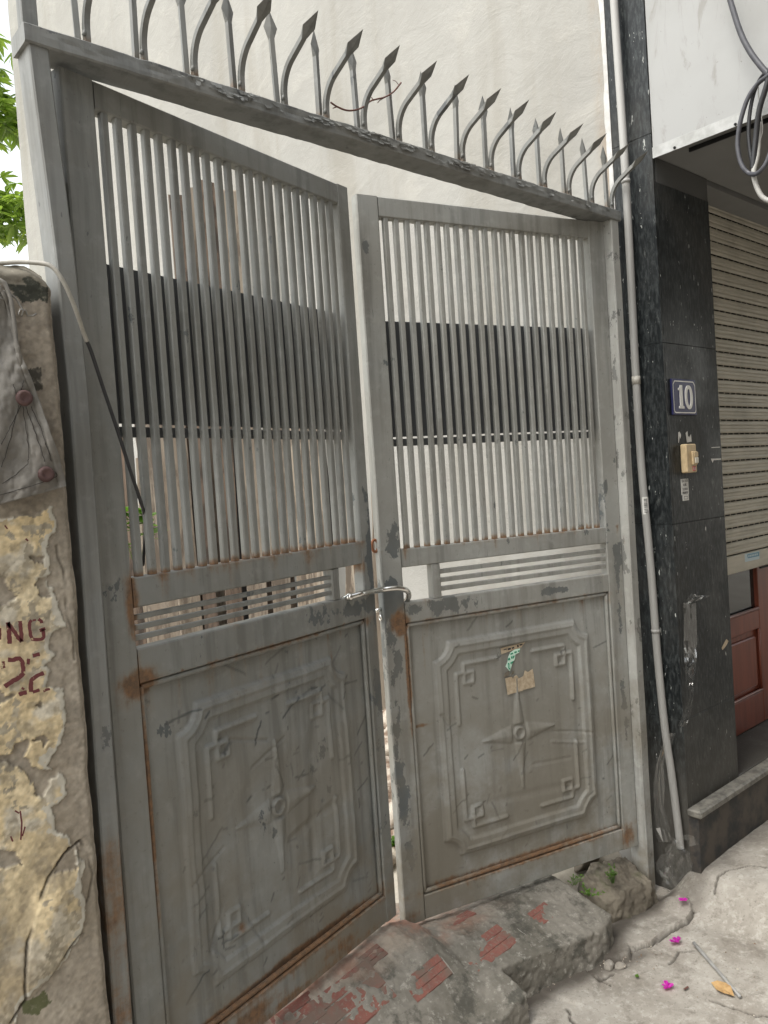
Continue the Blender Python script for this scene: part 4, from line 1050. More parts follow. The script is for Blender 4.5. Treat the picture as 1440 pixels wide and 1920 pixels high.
MB().tube([(x0d, DY+.004, z_p0+.006), (xr-.004, DY+.004, z_p0+.006)], .007, 8).build('panel_bead', M['door'], dr)
MB().tube([(xr-.006, DY+.004, z_p0), (xr-.006, DY+.004, z_p1)], .006, 8).build('panel_bead', M['door'], dr)
MB().box(xr+.1605, 4.8, DY+.002, DY+.038, .3185, 1.30).build('door_leaf', M['door'], dr)

# shutter maker's label
sl_ = thing('maker_label', 'small blue maker label on the shutter bottom rail', 'label')
def shp(px, py, d=.0): return onY(px, py, .0275-d)
b = MB(); q = [shp(x, y) for x, y in [(1396, 1039), (1424, 1033), (1424, 1048), (1397, 1054)]]; b.add(q, [(0, 3, 2, 1)]); b.build('plate', M['pale_blue'], sl_)
b = MB(); q = [shp(x, y, .0008) for x, y in [(1401, 1039.5), (1423.5, 1034.5), (1423.5, 1042.5), (1402, 1047)]]; b.add(q, [(0, 3, 2, 1)]); b.build('field', M['blue_label'], sl_)
b = MB()
for i in range(6):
    x0 = 1403+i*3.1; y0 = 1041.2-i*.7
    q = [shp(x, y, .0014) for x, y in [(x0, y0), (x0+2.3, y0-.5), (x0+2.3, y0+2.9), (x0, y0+3.4)]]; b.add(q, [(0, 3, 2, 1)])
b.build('lettering', M['pale_blue'], sl_)

# ------------------------------------------------------------------ house number plate
def text_mesh(s, size, depth, mat, name, parent, mw, sx=1.0, bold=0.0):
    cu = bpy.data.curves.new(name, 'FONT'); cu.body = s; cu.size = size; cu.extrude = depth; cu.offset = bold
    cu.align_x = 'CENTER'; cu.align_y = 'CENTER'
    tmp = bpy.data.objects.new('tmp', cu); COL.objects.link(tmp); bpy.context.view_layer.update()
    me = bpy.data.meshes.new_from_object(tmp.evaluated_get(bpy.context.evaluated_depsgraph_get()))
    bpy.data.objects.remove(tmp); bpy.data.curves.remove(cu)
    for v in me.vertices: v.co.x *= sx
    me.materials.clear(); me.materials.append(mat)
    o = link(name, me, None, parent); o.matrix_local = mw; return o
FRONT = Matrix.Rotation(R(90), 4, 'X')          # text faces -Y
npl = thing('number_plate', 'navy enamel house number plate reading 10 on the granite pillar', 'number plate', (2.096, HYF, 1.736), 0)
w2, h2 = .083, .062
MB().box(-w2, w2, -.007, -.0005, -h2, h2, .002).build('plate', M['navy'], npl)
def notched(w_, h_, c_): return [(-w_+c_, -h_), (w_-c_, -h_), (w_-c_*.25, -h_+c_*.25), (w_, -h_+c_), (w_, h_-c_), (w_-c_, h_), (-w_+c_, h_), (-w_, h_-c_), (-w_, -h_+c_), (-w_+c_*.25, -h_+c_*.25)]
o1 = notched(w2-.006, h2-.006, .012); o2 = notched(w2-.0095, h2-.0095, .011); n = len(o1)
b = MB(); b.add([(x, -.0077, z) for x, z in o1]+[(x, -.0077, z) for x, z in o2], [(i, (i+1) % n, n+(i+1) % n, n+i) for i in range(n)]); b.build('border', M['white_enamel'], npl)
# condensed slab-serif digits
b = MB(); yd0, yd1 = -.0095, -.0071
def prism(b, poly):
    n = len(poly); vs = [(x, yd0, z) for x, z in poly]+[(x, yd1, z) for x, z in poly]
    b.add(vs, [tuple(range(n))]+[(i, n+i, n+(i+1) % n, (i+1) % n) for i in range(n)])
prism(b, [(-.042, -.040), (-.008, -.040), (-.008, -.033), (-.016, -.030), (-.016, .041), (-.030, .041), (-.032, .034), (-.043, .030), (-.043, .023), (-.034, .023), (-.034, -.030), (-.042, -.033)]); b.build('digit', M['white_enamel'], npl)
b = MB(); n = 32; vs = []
for y_ in (yd0, yd1):
    for rx_, rz_ in ((.0265, .042), (.0125, .030)):
        for i in range(n):
            a = 2*math.pi*i/n; vs.append((.028+rx_*math.copysign(abs(math.cos(a))**.9, math.cos(a)), y_, rz_*math.sin(a)))
fs = []
for i in range(n):
    j = (i+1) % n
    fs += [(i, j, n+j, n+i), (i, 2*n+i, 2*n+j, j), (n+i, n+j, 3*n+j, 3*n+i)]
b.add(vs, fs); b.build('digit', M['white_enamel'], npl)

# ------------------------------------------------------------------ doorbell and labels on the pillar
db = thing('doorbell', 'aged ivory doorbell switch box with red label on the pillar', 'doorbell', (2.092, HYF, 1.522))
MB().box(-.036, .036, -.024, -.0005, -.050, .050, .004).build('case', M['bell'], db)
MB().box(-.006, .028, -.032, -.0235, -.024, .024, .003).build('rocker_frame', M['bell'], db)
MB().box(.002, .026, -.036, -.0325, -.018, .002, .002).build('push_button', M['bell_btn'], db)
MB().box(.002, .026, -.0345, -.0325, .004, .021, .002).build('name_tag', M['bell'], db)
MB().box(.002, .024, -.0248, -.0242, -.044, -.029).build('red_mark', M['red_label'], db)
MB().box(.006, .010, -.0254, -.0249, -.042, -.031).build('red_mark_print', M['paper'], db); MB().box(.016, .020, -.0254, -.0249, -.042, -.031).build('red_mark_print', M['paper'], db)
lb = thing('service_label', 'white printed paper label below the doorbell', 'label', (2.078, HYF, 1.418))
MB().box(-.027, .024, -.0012, -.0003, -.022, .034).build('paper', M['paper'], lb)
MB().box(-.020, .021, -.0015, -.0002, -.042, -.0222).build('lower_tab', M['paper'], lb)
for i, (tx, zc) in enumerate((('SỬA CHỮA', .026), ('NƯỚC', .012), ('TẠI NHÀ', -.002), ('096600730', -.015))):
    text_mesh(tx, .0125, .0001, M['ink'], 'lettering', lb, Matrix.Translation((-.0015, -.0016, zc)) @ FRONT, .72)
bo = MB()
for (x0, x1, z0, z1) in ((-.013, .014, -.0375, -.0362), (-.013, .014, -.0285, -.0272), (-.013, -.0118, -.0362, -.0285), (.0128, .014, -.0362, -.0285)): bo.box(x0, x1, -.0019, -.0016, z0, z1)
bo.build('printed_frame', M['ink'], lb)
def frontpoly(name, label, cat, pix, mat, d=.0008, group=None):
    b = MB(); q = [onY(x, y, HYF-d) for x, y in pix]; q2 = [onY(x, y, HYF-d+.0006) for x, y in pix]; n = len(q)
    b.add(q+q2, [tuple(range(n))[::-1]]+[(i, (i+1) % n, n+(i+1) % n, n+i) for i in range(n)])
    o = b.build(name, mat); tag(o, label, cat, group); return o
frontpoly('paper_residue', 'thin torn paper residue strip above doorbell, left one', 'residue', [(1271.5, 811), (1274, 809), (1277, 815), (1276, 823), (1274.5, 818), (1273, 830), (1271.8, 830)], M['paper'])
frontpoly('paper_residue', 'wide torn paper residue just above the doorbell', 'residue', [(1285.5, 812), (1289, 808), (1290, 817), (1292, 820), (1295.5, 814), (1297, 828), (1288, 829.5)], M['paper'])
frontpoly('paper_residue', 'small white mark on granite at the shutter edge, upper', 'residue', [(1334, 838.5), (1350, 837.5), (1350, 839), (1334, 840)], M['paper'])
frontpoly('paper_residue', 'small white mark on granite at the shutter edge, lower', 'residue', [(1333, 860), (1352, 859.5), (1352, 862), (1338, 863), (1336, 868)], M['paper'])
frontpoly('paper_residue', 'tan scrap stuck on the granite near the red door', 'residue', [(1353, 1215), (1358, 1205), (1362, 1198), (1366, 1202), (1362, 1210), (1355, 1219)], M['old_paper'])

# ------------------------------------------------------------------ conduit pipe
PX_ = 1.952
pts = []
for x, y in [(1148, -60), (1151, 0), (1161, 150), (1171, 300), (1182, 500), (1192, 700), (1203, 880), (1219, 1050), (1233, 1230), (1246, 1360), (1259, 1450), (1271, 1545), (1276, 1590)]:
    p = onX(x, y, PX_); pts.append(p)
pts[0] = np.array([PX_, pts[1][1], 3.5])
cp = thing('conduit_pipe', 'grey plastic pipe running down beside the granite pillar', 'pipe')
sp = smooth(pts, 5)
MB().tube(sp, .0132, 14).build('pipe', M['pipe'], cp)
def pipe_at(py):
    zt_ = onX(1200, py, PX_)[2]; zsv = [p.z for p in sp]
    return Vector((PX_, float(np.interp(-zt_, [-z_ for z_ in zsv], [p.y for p in sp])), zt_))
c0 = pipe_at(712); MB().tube([c0+Vector((0, 0, -.014)), c0+Vector((0, 0, .014))], .0145, 14).build('coupling', M['cable_grey'], cp)
for py in (330, 1180):
    c0 = pipe_at(py); MB().tube([c0+Vector((0, 0, -.006)), c0+Vector((0, 0, .006))], .0150, 14).build('clip', M['pipe'], cp)
pk = thing('pipe_label', 'small white barcode-like label wrapped on the grey pipe', 'label')
c0 = pipe_at(948); b = MB(); n = 8; vs = []
for i in range(n+1):
    a = math.radians(175+i*95/n)
    for dz in (-.030, .030): vs.append((c0.x+math.cos(a)*.0138, c0.y+math.sin(a)*.0138, c0.z+dz))
b.add(vs, [(2*i, 2*i+2, 2*i+3, 2*i+1) for i in range(n)], True); b.build('paper', M['paper'], pk)
b = MB(); rnd = random.Random(5); zz_ = -.024
while zz_ < .022:
    hh = rnd.uniform(.001, .003); vs = []
    for i in range(6):
        a = math.radians(200+i*50/5)
        for dz in (zz_, zz_+hh): vs.append((c0.x+math.cos(a)*.0141, c0.y+math.sin(a)*.0141, c0.z+dz))
    b.add(vs, [(2*i, 2*i+2, 2*i+3, 2*i+1) for i in range(5)]); zz_ += hh+rnd.uniform(.001, .0028)
b.build('print', M['ink'], pk)

# ------------------------------------------------------------------ cables
def cable(name, label, pix, plane, r_, mat, depth=None):
    pts = []
    for i, q in enumerate(pix):
        p = onX(q[0], q[1], plane+(q[2] if len(q) > 2 else 0)); pts.append(p)
    o = MB().tube(smooth(pts, 6), r_, 10).build(name, M[mat]); tag(o, label, 'cable'); return o
cable('hanging_cable', 'thick slate cable coming down across the white panel', [(1352, -60), (1369, 0), (1388, 60), (1406, 96), (1425, 122), (1440, 138), (1460, 150)], 1.915, .0085, 'cable_slate')
cable('hanging_cable', 'dark cable loop hanging lowest below the overhang', [(1455, 130, -.02), (1440, 142, -.02), (1420, 158), (1402, 185), (1389, 225), (1383, 265), (1386, 295), (1394, 315), (1405, 325), (1418, 326, -.02), (1430, 316, -.03), (1440, 298, -.03), (1452, 262, -.03)], 1.925, .0068, 'cable_slate')
cable('hanging_cable', 'inner black cable loop of the bundle', [(1455, 118, -.01), (1438, 134, -.01), (1424, 150), (1412, 180), (1405, 220), (1404, 260), (1409, 300), (1412, 318)], 1.940, .0058, 'cable_black')
cable('hanging_cable', 'thick black cable at the right edge of the bundle', [(1452, 100, -.02), (1438, 158, -.02), (1424, 205, -.01), (1418, 250), (1413, 300), (1412, 316)], 1.93, .0082, 'cable_black')
cable('hanging_cable', 'pale cable end curving off below the bundle', [(1424, 230, .02), (1420, 290, .01), (1413, 322), (1417, 345), (1426, 365), (1436, 374), (1448, 377), (1470, 376)], 1.928, .0075, 'cable_pale')
cable('hanging_cable', 'thin grey wire inside the cable bundle', [(1422, 155), (1422, 175), (1425, 200), (1430, 240), (1426, 262)], 1.945, .0014, 'cable_pale')
# cable over the old wall and through the left leaf
cbl = thing('loose_cable', 'grey to black cable draped over the old wall into left gate leaf', 'cable')
p1 = [onY(x, y, d) for x, y, d in [(-60, 500, .03), (20, 492, .0), (70, 493, -.03), (97, 500, -.045), (117, 525, -.05), (133, 558, -.045), (146, 592, -.035), (156, 622, -.02), (163, 640, -.012)]]
MB().tube(smooth(p1, 6), .0042, 10).build('grey_sheath', M['cable_grey'], cbl)
p2 = [p1[-1], onY(172, 662, -.006), onY(196, 735, .010)]+[onY(x, y, d) for x, y, d in [(222, 812, .024), (245, 885, .034), (262, 935, .048), (270, 965, .075), (272, 1000, .10), (268, 1060, .13)]]
MB().tube(smooth(p2, 6), .0036, 10).build('black_core', M['cable_black'], cbl)

# twig caught on the spears
tw = thing('dry_twig', 'thin reddish dry twig caught between the spears', 'twig')
M['twig'] = simple('twig_bark', (.16, .07, .055), (.10, .05, .04), 60, .8)
tp = [onY(x, y, .0) for x, y in [(620, 192), (632, 200), (650, 207), (668, 206), (682, 200)]]; tp2 = [onY(x, y, .01) for x, y in [(694, 190), (706, 186), (722, 182), (738, 172), (752, 155)]]
MB().tube(smooth(tp+tp2, 4), [.0022]*(4*9+1), 6).build('stem', M['twig'], tw)
for q in ([(722, 182), (712, 188), (708, 193)], [(738, 172), (748, 160), (742, 152), (736, 150)], [(632, 200), (624, 203)], [(700, 188), (696, 182)]):
    MB().tube([onY(x, y, .01 if x > 690 else .0) for x, y in q], [.0016, .0012, .0009, .0007][:len(q)], 5).build('side_shoot', M['twig'], tw)

# ================================================================== THE YARD BEHIND THE GATE
# boards leaning by the flank wall: (sight line column, depth y, width, top sight line row, material, tilt)
BD = [(228, 2.75, .12, 830, 'wood1', .02), (246, 2.5, .11, 800, 'wood2', -.03), (262, 2.65, .10, 850, 'wood1', .03), (283, 2.45, .12, 740, 'wood1', .01), (300, 2.7, .09, 700, 'wood2', -.02), (318, 2.4, .11, 760, 'wood1', .02),
      (336, 2.6, .05, 720, 'wood3', .02), (349, 2.35, .12, 700, 'wood1', -.01), (372, 2.45, .075, 362, 'wood2', .012), (388, 2.30, .08, 390, 'wood2', -.008), (407, 2.40, .085, 346, 'wood1', .006), (428, 2.20, .09, 335, 'wood2', .012), (448, 2.35, .09, 338, 'wood3', -.01),
      (470, 2.10, .10, 350, 'wood1', .012), (492, 2.25, .10, 360, 'wood2', 0), (515, 2.0, .10, 640, 'wood1', .02), (537, 2.1, .10, 700, 'wood2', -.015), (560, 1.85, .10, 640, 'wood1', .02), (582, 1.95, .09, 720, 'wood2', .02), (606, 1.7, .10, 660, 'wood1', -.02), (628, 1.78, .07, 690, 'wood3', .01), (650, 1.55, .09, 700, 'wood1', .02), (672, 1.52, .05, 720, 'wood3', .0), (691, 1.40, .075, 705, 'wood1', .045), (716, 1.36, .05, 930, 'wood3', .02)]
rnd = random.Random(21)
for i, (px, yd, wd, pyt, mat, tilt) in enumerate(BD):
    pm = onY(px, 1000, yd); pt = onY(px, pyt, yd); H = pt[2]-.10
    wd2 = wd*.92; th = rnd.uniform(.022, .04)
    nseg = 14; b = MB(); vs = []
    for k_ in range(nseg+1):
        z = H*k_/nseg; jl = (vnoise(z*5, i, 400)-.5)*.016; jr = (vnoise(z*5, i, 401)-.5)*.016; jy = (vnoise(z*3, i, 402)-.5)*.012
        for sx, sy in ((-1, -1), (1, -1), (1, 1), (-1, 1)):
            vs.append((sx*wd2/2+(jl if sx < 0 else jr), sy*th/2+jy, z+(rnd.uniform(-.012, .012) if k_ == nseg else 0)))
    fs = [(4*k_+j, 4*k_+(j+1) % 4, 4*k_+4+(j+1) % 4, 4*k_+4+j) for k_ in range(nseg) for j in range(4)]+[(0, 3, 2, 1), tuple(4*nseg+j for j in range(4))]
    b.add(vs, fs)
    o = b.build('timber_board', M[mat]); o.location = (pm[0], yd, .085); o.rotation_euler = (R(-1.5), tilt, R(rnd.uniform(-38, -8)))
    kind_ = {'wood1': 'pale weathered', 'wood2': 'rough brown', 'wood3': 'nearly black'}[mat]
    ordn = ['first', 'second', 'third', 'fourth', 'fifth', 'sixth', 'seventh', 'eighth', 'ninth', 'tenth', 'eleventh', 'twelfth', 'thirteenth', 'fourteenth', 'fifteenth', 'sixteenth', 'seventeenth', 'eighteenth', 'nineteenth', 'twentieth', 'twenty-first', 'twenty-second', 'twenty-third']
    lab = f'{kind_} upright board behind left leaf, {ordn[min(i, 22)]} board from the left'
    if 360 < px < 500: lab = f'tall {kind_} board showing above the dark sheet, {ordn[min(i, 22)]} board from the left'
    if px == 691: lab = 'pale leaning board seen in the slit between the leaves'
    if px == 716: lab = 'black board painted as shaded wood in the slit behind lock plate'  # wood in shade here is put in as a black board
    tag(o, lab, 'board', 'boards stacked upright in the yard')
# rubble at the foot of the flank wall
rnd = random.Random(33)
for i in range(15):
    px = rnd.uniform(710, 765); py = 1345+i*20; yv = 1.30-.038*i+rnd.uniform(-.05, .05)
    p = onY(px, py, max(yv, .55)); s_ = rnd.uniform(.065, .10)
    if p[0] > 1.93: p[0] = 1.90
    o = link('rubble_stone', stone_mesh('rubble_stone', s_*1.35, s_, s_*.75, 500+i, 3, .4), M['rubble']); o.location = (p[0], p[1], max(.10, p[2])); o.rotation_euler = (rnd.uniform(-.4, .4), rnd.uniform(-.4, .4), rnd.uniform(0, 3))
    tag(o, 'pale rubble stone piled in the slit between the gate leaves', 'stone', 'rubble in the yard')
for i in range(10):
    p = (rnd.uniform(1.2, 1.85), rnd.uniform(.45, 1.0)); s_ = rnd.uniform(.02, .05)
    o = link('rubble_stone', stone_mesh('rubble_stone', s_*1.35, s_, s_*.75, 540+i, 3, .4), M['rubble']); o.location = (p[0], p[1], .10+s_*.3); o.rotation_euler = (0, 0, rnd.uniform(0, 3))
    tag(o, 'loose pale stone lying on the yard floor behind right leaf', 'stone', 'loose stones on the yard floor')
# weeds
def weed(name, label, c, n, spread, size, h, seed):
    rnd = random.Random(seed); t_ = thing(name, label, 'weed', c, 0, 'weeds at the gate foot'); st_ = MB(); lf = MB()
    for i in range(n):
        a = rnd.uniform(0, 6.28); r_ = rnd.uniform(0, spread); tip = Vector((math.cos(a)*r_, math.sin(a)*r_, h*rnd.uniform(.35, 1)))
        st_.tube([(tip.x*.2, tip.y*.2, -.006), (tip.x*.6, tip.y*.6, tip.z*.6), tip], .0008, 4)
        for k_ in range(5):
            b0 = tip*rnd.uniform(.6, 1); aa = rnd.uniform(0, 6.28); L = size*rnd.uniform(.6, 1.2); dv = Vector((math.cos(aa), math.sin(aa), rnd.uniform(-.2, .7))).normalized(); sd2 = dv.cross(Vector((rnd.uniform(-.3, .3), rnd.uniform(-.3, .3), 1))).normalized()
            lf.add([b0, b0+dv*L*.35+sd2*L*.32, b0+dv*L*.75+sd2*L*.26, b0+dv*L, b0+dv*L*.75-sd2*L*.26, b0+dv*L*.35-sd2*L*.32], [(0, 1, 2, 3), (0, 3, 4, 5)])
    st_.build('stem', M['weed'], t_); lf.build('foliage', M['weed'], t_)
p = onZ(1150, 1652, .13); weed('weed_plant', 'small green weed in front of the right post base', (p[0], p[1], .13), 16, .04, .009, .05, 1)
p = onZ(1075, 1648, .14); weed('weed_plant', 'small green weed on the stone edge below the right leaf', (p[0], p[1], .125), 9, .04, .008, .03, 2)
p = onZ(1105, 1668, .14); weed('weed_plant', 'low weed tuft in the gap between ramp and stone', (p[0], p[1], .125), 14, .05, .008, .02, 3)
p = onZ(1012, 1652, .15); weed('weed_plant', 'grassy weed tuft at the right end of the ramp crest', (p[0], p[1]+.02, .15), 8, .03, .009, .03, 4)
p = onY(743, 1580, .75); weed('weed_plant', 'weed growing among the rubble between the leaves', (p[0], p[1], p[2]-.03), 14, .05, .03, .06, 5)
p = onY(246, 1000, 1.3); weed('climbing_plant', 'bright green leafy shoot behind the left leaf bars', (p[0]+.02, p[1], p[2]-.10), 12, .10, .07, .22, 6)

# back wall of the yard and a mango tree beyond
yb = MB().box(-6.0, 1.9, 11.0, 11.2, -.1, 2.6, .01).build('yard_back_wall', M['plaster']); tag(yb, 'low pale wall closing the far end of the yard', 'wall')
def mango(name, label, trunk, clumps, seed):
    rnd = random.Random(seed); t_ = thing(name, label, 'tree', trunk)
    b = MB(); base_ = Vector((0, 0, 0)); b.tube(smooth([(0, 0, 0), (.1, .05, 1.5), (.15, .1, 3.2), (.2, .1, 4.6)], 4), list(np.linspace(.16, .09, 13)), 10)
    for c, r_, n in clumps:
        cc = Vector(c)-Vector(trunk); b.tube(smooth([(.15, .1, 3.2), (cc*.6+Vector((0, 0, 1.2))), cc], 4), list(np.linspace(.06, .015, 9)), 6)
    b.build('trunk', M['bark'], t_)
    lf = MB()
    for c, r_, n in clumps:
        cc = Vector(c)-Vector(trunk)
        for i in range(n):
            d = Vector((rnd.gauss(0, 1), rnd.gauss(0, 1), rnd.gauss(0, 1))).normalized()*(rnd.random()**.45)
            q = cc+Vector((d.x*r_[0], d.y*r_[1], d.z*r_[2])); out = Vector((d.x, d.y, .25)).normalized()
            for k_ in range(rnd.randint(6, 10)):
                a = rnd.uniform(0, 6.28)
                dv = (out*.5+Vector((math.cos(a), math.sin(a), rnd.uniform(-.9, .2)))).normalized(); L = rnd.uniform(.13, .22); wv = L*.13
                sd2 = dv.cross(Vector((rnd.uniform(-.5, .5), rnd.uniform(-.5, .5), 1))).normalized(); dn = Vector((0, 0, -1))
                lf.add([q, q+dv*L*.3+sd2*wv, q+dv*L*.7+sd2*wv*.9+dn*L*.10, q+dv*L+dn*L*.24, q+dv*L*.7-sd2*wv*.9+dn*L*.10, q+dv*L*.3-sd2*wv], [(0, 1, 2, 3), (0, 3, 4, 5)])
    lf.build('crown', M['leaf'], t_)
mango('mango_tree', 'leafy green mango tree beyond the old wall', (.3, 8.2, .1), [((1.95, 7.9, 6.55), (.62, .55, .42), 150), ((2.07, 7.7, 5.85), (.62, .5, .38), 150), ((1.85, 7.8, 6.2), (.5, .5, .6), 80), ((2.17, 7.6, 4.72), (.62, .5, .33), 120), ((.4, 8.0, 6.6), (1.0, .9, .9), 150), ((.2, 8.0, 5.2), (.9, .8, .6), 120)], 9)

# unseen house added behind the viewer to cut frontal sky light
oh = thing('opposite_blocker', 'unseen plain house added behind the viewer to block sky light', 'house')
MB().box(-2.5, 9, -5.2, -3.6, -.1, 5.6, .02).build('facade', M['opposite'], oh)
MB().box(4.2, 5.2, -3.599, -3.57, .1, 2.2, .01).build('door', M['door'], oh)
for x0 in (2.5, 6.6): MB().box(x0, x0+1.1, -3.599, -3.57, 1.0, 2.3, .01).build('window', M['glass'], oh)

# ================================================================== LITTER
# clear tape and bag
def film_strip(name, parent, rows):
    n = len(rows); mcols = len(rows[0]); b = MB(); vs = [p for r_ in rows for p in r_]
    b.add(vs, [(i*mcols+j, i*mcols+j+1, (i+1)*mcols+j+1, (i+1)*mcols+j) for i in range(n-1) for j in range(mcols-1)], False)
    return b.build(name, M['film'], parent)
rnd = random.Random(8)
tp_ = thing('clear_tape', 'strip of shiny clear tape hanging twisted on the granite pillar', 'tape')
rows = []
path_ = [(1281, 1305, 1131, .003), (1282, 1306, 1160, .004), (1282, 1307, 1190, .003), (1282, 1307, 1225, .006), (1284, 1305, 1250, .010), (1285, 1302, 1275, .016), (1289, 1301, 1292, .022), (1291, 1301, 1310, .02), (1282, 1298, 1330, .02), (1276, 1292, 1350, .03), (1268, 1284, 1368, .03)]
for k_ in range(len(path_)-1):
    for s_ in range(3):
        f_ = s_/3; a, b2 = path_[k_], path_[k_+1]; l, r__, y_, d_ = [a[i]*(1-f_)+b2[i]*f_ for i in range(4)]
        row = []
        for j in range(7):
            u = j/6; row.append(onY(l+(r__-l)*u, y_+rnd.uniform(-1, 1), HYF-d_-(rnd.uniform(0, .012) if k_ > 2 else rnd.uniform(0, .002))-(.012*math.sin(u*9+k_) if k_ > 3 else 0)))
        rows.append(row)
film_strip('strip', tp_, rows)
film_strip('loose_end', tp_, [[onY(x+u*w_, y-u*dy2, HYF-.004-.02*abs(math.sin(u*4+x))) for u in np.linspace(0, 1, 8)] for x, y, w_, dy2 in [(1283, 1134, 45, 14), (1285, 1128, 46, 13), (1290, 1121, 38, 4), (1296, 1113, 20, -4)]])
film_strip('trailing_film', tp_, [[(lambda p: (p[0]-.012-.010*rnd.random(), p[1], p[2]))(onX(x+u*w_, y, 1.965)) for u in np.linspace(0, 1, 6)] for x, y, w_ in [(1258, 1372, 14), (1246, 1395, 18), (1236, 1430, 14), (1230, 1470, 20), (1232, 1510, 18), (1228, 1550, 34), (1240, 1575, 22)]])
bag = thing('plastic_bag', 'crumpled clear plastic bag at the foot of the pipe', 'bag')
bm = bmesh.new(); bmesh.ops.create_icosphere(bm, subdivisions=3, radius=1)
for v in bm.verts:
    p = v.co.copy(); zf = (p.z+1)/2
    wd_ = np.interp(zf, [0, .2, .6, .8, 1], [.7, .85, 1.1, 1.0, .55])
    cr = (vnoise(p.x*3+5, p.z*2.4+p.y*3, 600)-.5)*1.1+(vnoise(p.x*7, p.z*6+p.y*7, 601)-.5)*1.0
    v.co = Vector((p.x*.026*(1+cr), p.y*.046*wd_*(1+cr*.8), p.z*.10*(1+.2*cr)))
me = bpy.data.meshes.new('film'); bm.to_mesh(me); bm.free()
o = link('film', me, M['bag_film'], bag); o.location = (0, 0, 0)
bag.location = (1.918, -.088, .118); bag.rotation_euler = (R(8), 0, 0)
film_strip('handle', bag, [[(rnd.uniform(-.008, .008), y_*.9+.01*rnd.random(), z_) for y_, z_ in zip(np.linspace(-.05-.02*k_, .02+.01*k_, 7), [.10+.02*math.sin(i)+.012*k_ for i in range(7)])] for k_ in range(3)])
rb = random.Random(4)
for k_ in range(7):
    y0, z0 = rb.uniform(-.035, .03), rb.uniform(-.06, .05); a = rb.uniform(.5, 2.4); L = rb.uniform(.03, .07)
    rows = []
    for i in range(6):
        u = i/5; c = Vector((-.030-.006*math.sin(u*3.1), y0+math.cos(a)*L*u, z0+math.sin(a)*L*u)); n_ = Vector((0, -math.sin(a), math.cos(a)))
        rows.append([c-n_*.006+Vector((.006, 0, 0)), c+Vector((-.003*math.sin(u*3.1), 0, 0)), c+n_*.007+Vector((.007, 0, 0))])
    film_strip('fold', bag, rows)
# flowers and leaf litter
def flower(name, label, px, py, s_, seed, zz=None):
    rnd = random.Random(seed); p = onZ(px, py, .03); z_ = float(ground_z(p[0], p[1]))+.012 if zz is None else zz
    p = onZ(px, py, z_)
    b = MB()
    for k_ in range(6):
        a = k_*6.283/6+rnd.uniform(-.3, .3); L = s_*rnd.uniform(.8, 1.25); dv = Vector((math.cos(a), math.sin(a), rnd.uniform(.05, .5))); sd2 = Vector((-math.sin(a), math.cos(a), 0))
        b.add([(0, 0, 0), dv*L*.45+sd2*L*.34, dv*L*.85+sd2*L*.3+Vector((0, 0, L*.12)), dv*L+Vector((0, 0, -L*.05)), dv*L*.85-sd2*L*.3+Vector((0, 0, L*.10)), dv*L*.45-sd2*L*.34], [(0, 1, 2, 3), (0, 3, 4, 5)])
    o = b.build(name, M['petal']); o.location = p; tag(o, label, 'flower')
flower('fallen_blossom', 'magenta blossom on the concrete by the long crack', 1267, 1765, .017, 1)
flower('fallen_blossom', 'magenta blossom nearest the viewer on the concrete', 1251, 1850, .016, 2)
flower('fallen_blossom', 'magenta blossom lying under the plastic bag', 1281, 1688, .014, 3)
def flatleaf(name, label, pix, mat, cat, curl=.006):
    pts = []
    for i, (x, y) in enumerate(pix):
        q = onZ(x, y, .035); z_ = float(ground_z(q[0], q[1]))+.010; p = onZ(x, y, z_); pts.append((p[0], p[1], z_+curl*(i % 2)))
    c = np.mean(pts, 0); c[2] -= curl*.3; n = len(pts)
    b = MB(); b.add([tuple(c)]+pts, [(0, 1+(i+1) % n, 1+i) for i in range(n)]); o = b.build(name, M[mat]); tag(o, label, cat)
    sm_ = o.modifiers.new('t', 'SOLIDIFY'); sm_.thickness = .0008
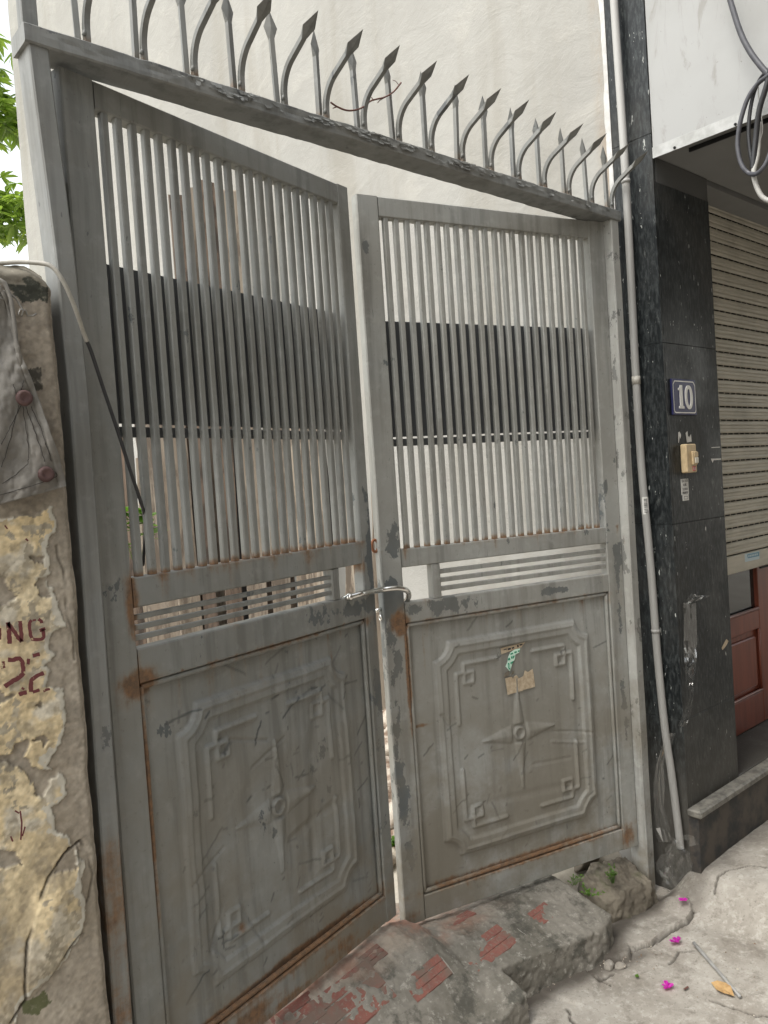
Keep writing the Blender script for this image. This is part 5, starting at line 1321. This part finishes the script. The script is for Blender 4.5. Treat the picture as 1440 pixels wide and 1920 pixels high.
flatleaf('dry_leaf', 'curled tan dry leaf beside the grey straw', [(1333, 1842), (1345, 1842), (1363, 1843), (1370, 1852), (1377, 1868), (1368, 1868), (1358, 1862), (1350, 1862), (1343, 1855)], 'dryleaf', 'leaf')
flatleaf('leaf_scrap', 'small orange leaf scrap in the shade of the ramp', [(1033, 1828), (1040, 1826), (1045, 1831), (1042, 1837), (1035, 1836)], 'dryleaf', 'leaf', .002)
flatleaf('leaf_scrap', 'tiny yellow-green leaf scrap on the open concrete', [(1190, 1828), (1196, 1826), (1198, 1831), (1192, 1833)], 'weed', 'leaf', .001)
flatleaf('leaf_scrap', 'thin reddish petal scrap near the blossom', [(1281, 1854), (1289, 1849), (1292, 1851), (1284, 1856)], 'twig', 'leaf', .001)
pa = onZ(1301, 1768, .045); pb_ = onZ(1388, 1869, .04)
za, zb_ = [float(ground_z(q[0], q[1]))+.013 for q in (pa, pb_)]
pa, pb_ = onZ(1301, 1768, za), onZ(1388, 1869, zb_)
o = MB().tube([pa*(1-f_)+pb_*f_ for f_ in np.linspace(0, 1, 6)], [.0052, .0052, .005, .0048, .0046, .0044], 10).build('straw', M['tube']); tag(o, 'grey drinking straw lying on the concrete', 'straw')
# pale grit scattered in front of the ramp
b = MB(); rnd = random.Random(77)
for i in range(160):
    px, py = rnd.choice([(rnd.gauss(1130, 45), rnd.gauss(1800, 18)), (rnd.gauss(1190, 40), rnd.gauss(1785, 10)), (rnd.uniform(960, 1430), rnd.uniform(1720, 1915)), (rnd.gauss(1010, 30), rnd.gauss(1838, 8))])
    q = onZ(px, py, .01); z_ = float(ground_z(q[0], q[1])); p = onZ(px, py, z_+.008); s_ = rnd.uniform(.0012, .0034)
    v = [Vector((rnd.uniform(-1, 1), rnd.uniform(-1, 1), 0))*s_*.8+Vector((math.cos(k_*2.1)*s_, math.sin(k_*2.1)*s_, 0)) for k_ in range(3)]
    c = Vector(p); b.add([c+v[0], c+v[1], c+v[2], c+Vector((0, 0, s_*1.2))], [(0, 1, 3), (1, 2, 3), (2, 0, 3)])
o = b.build('grit', M['rubble']); o['kind'] = 'stuff'
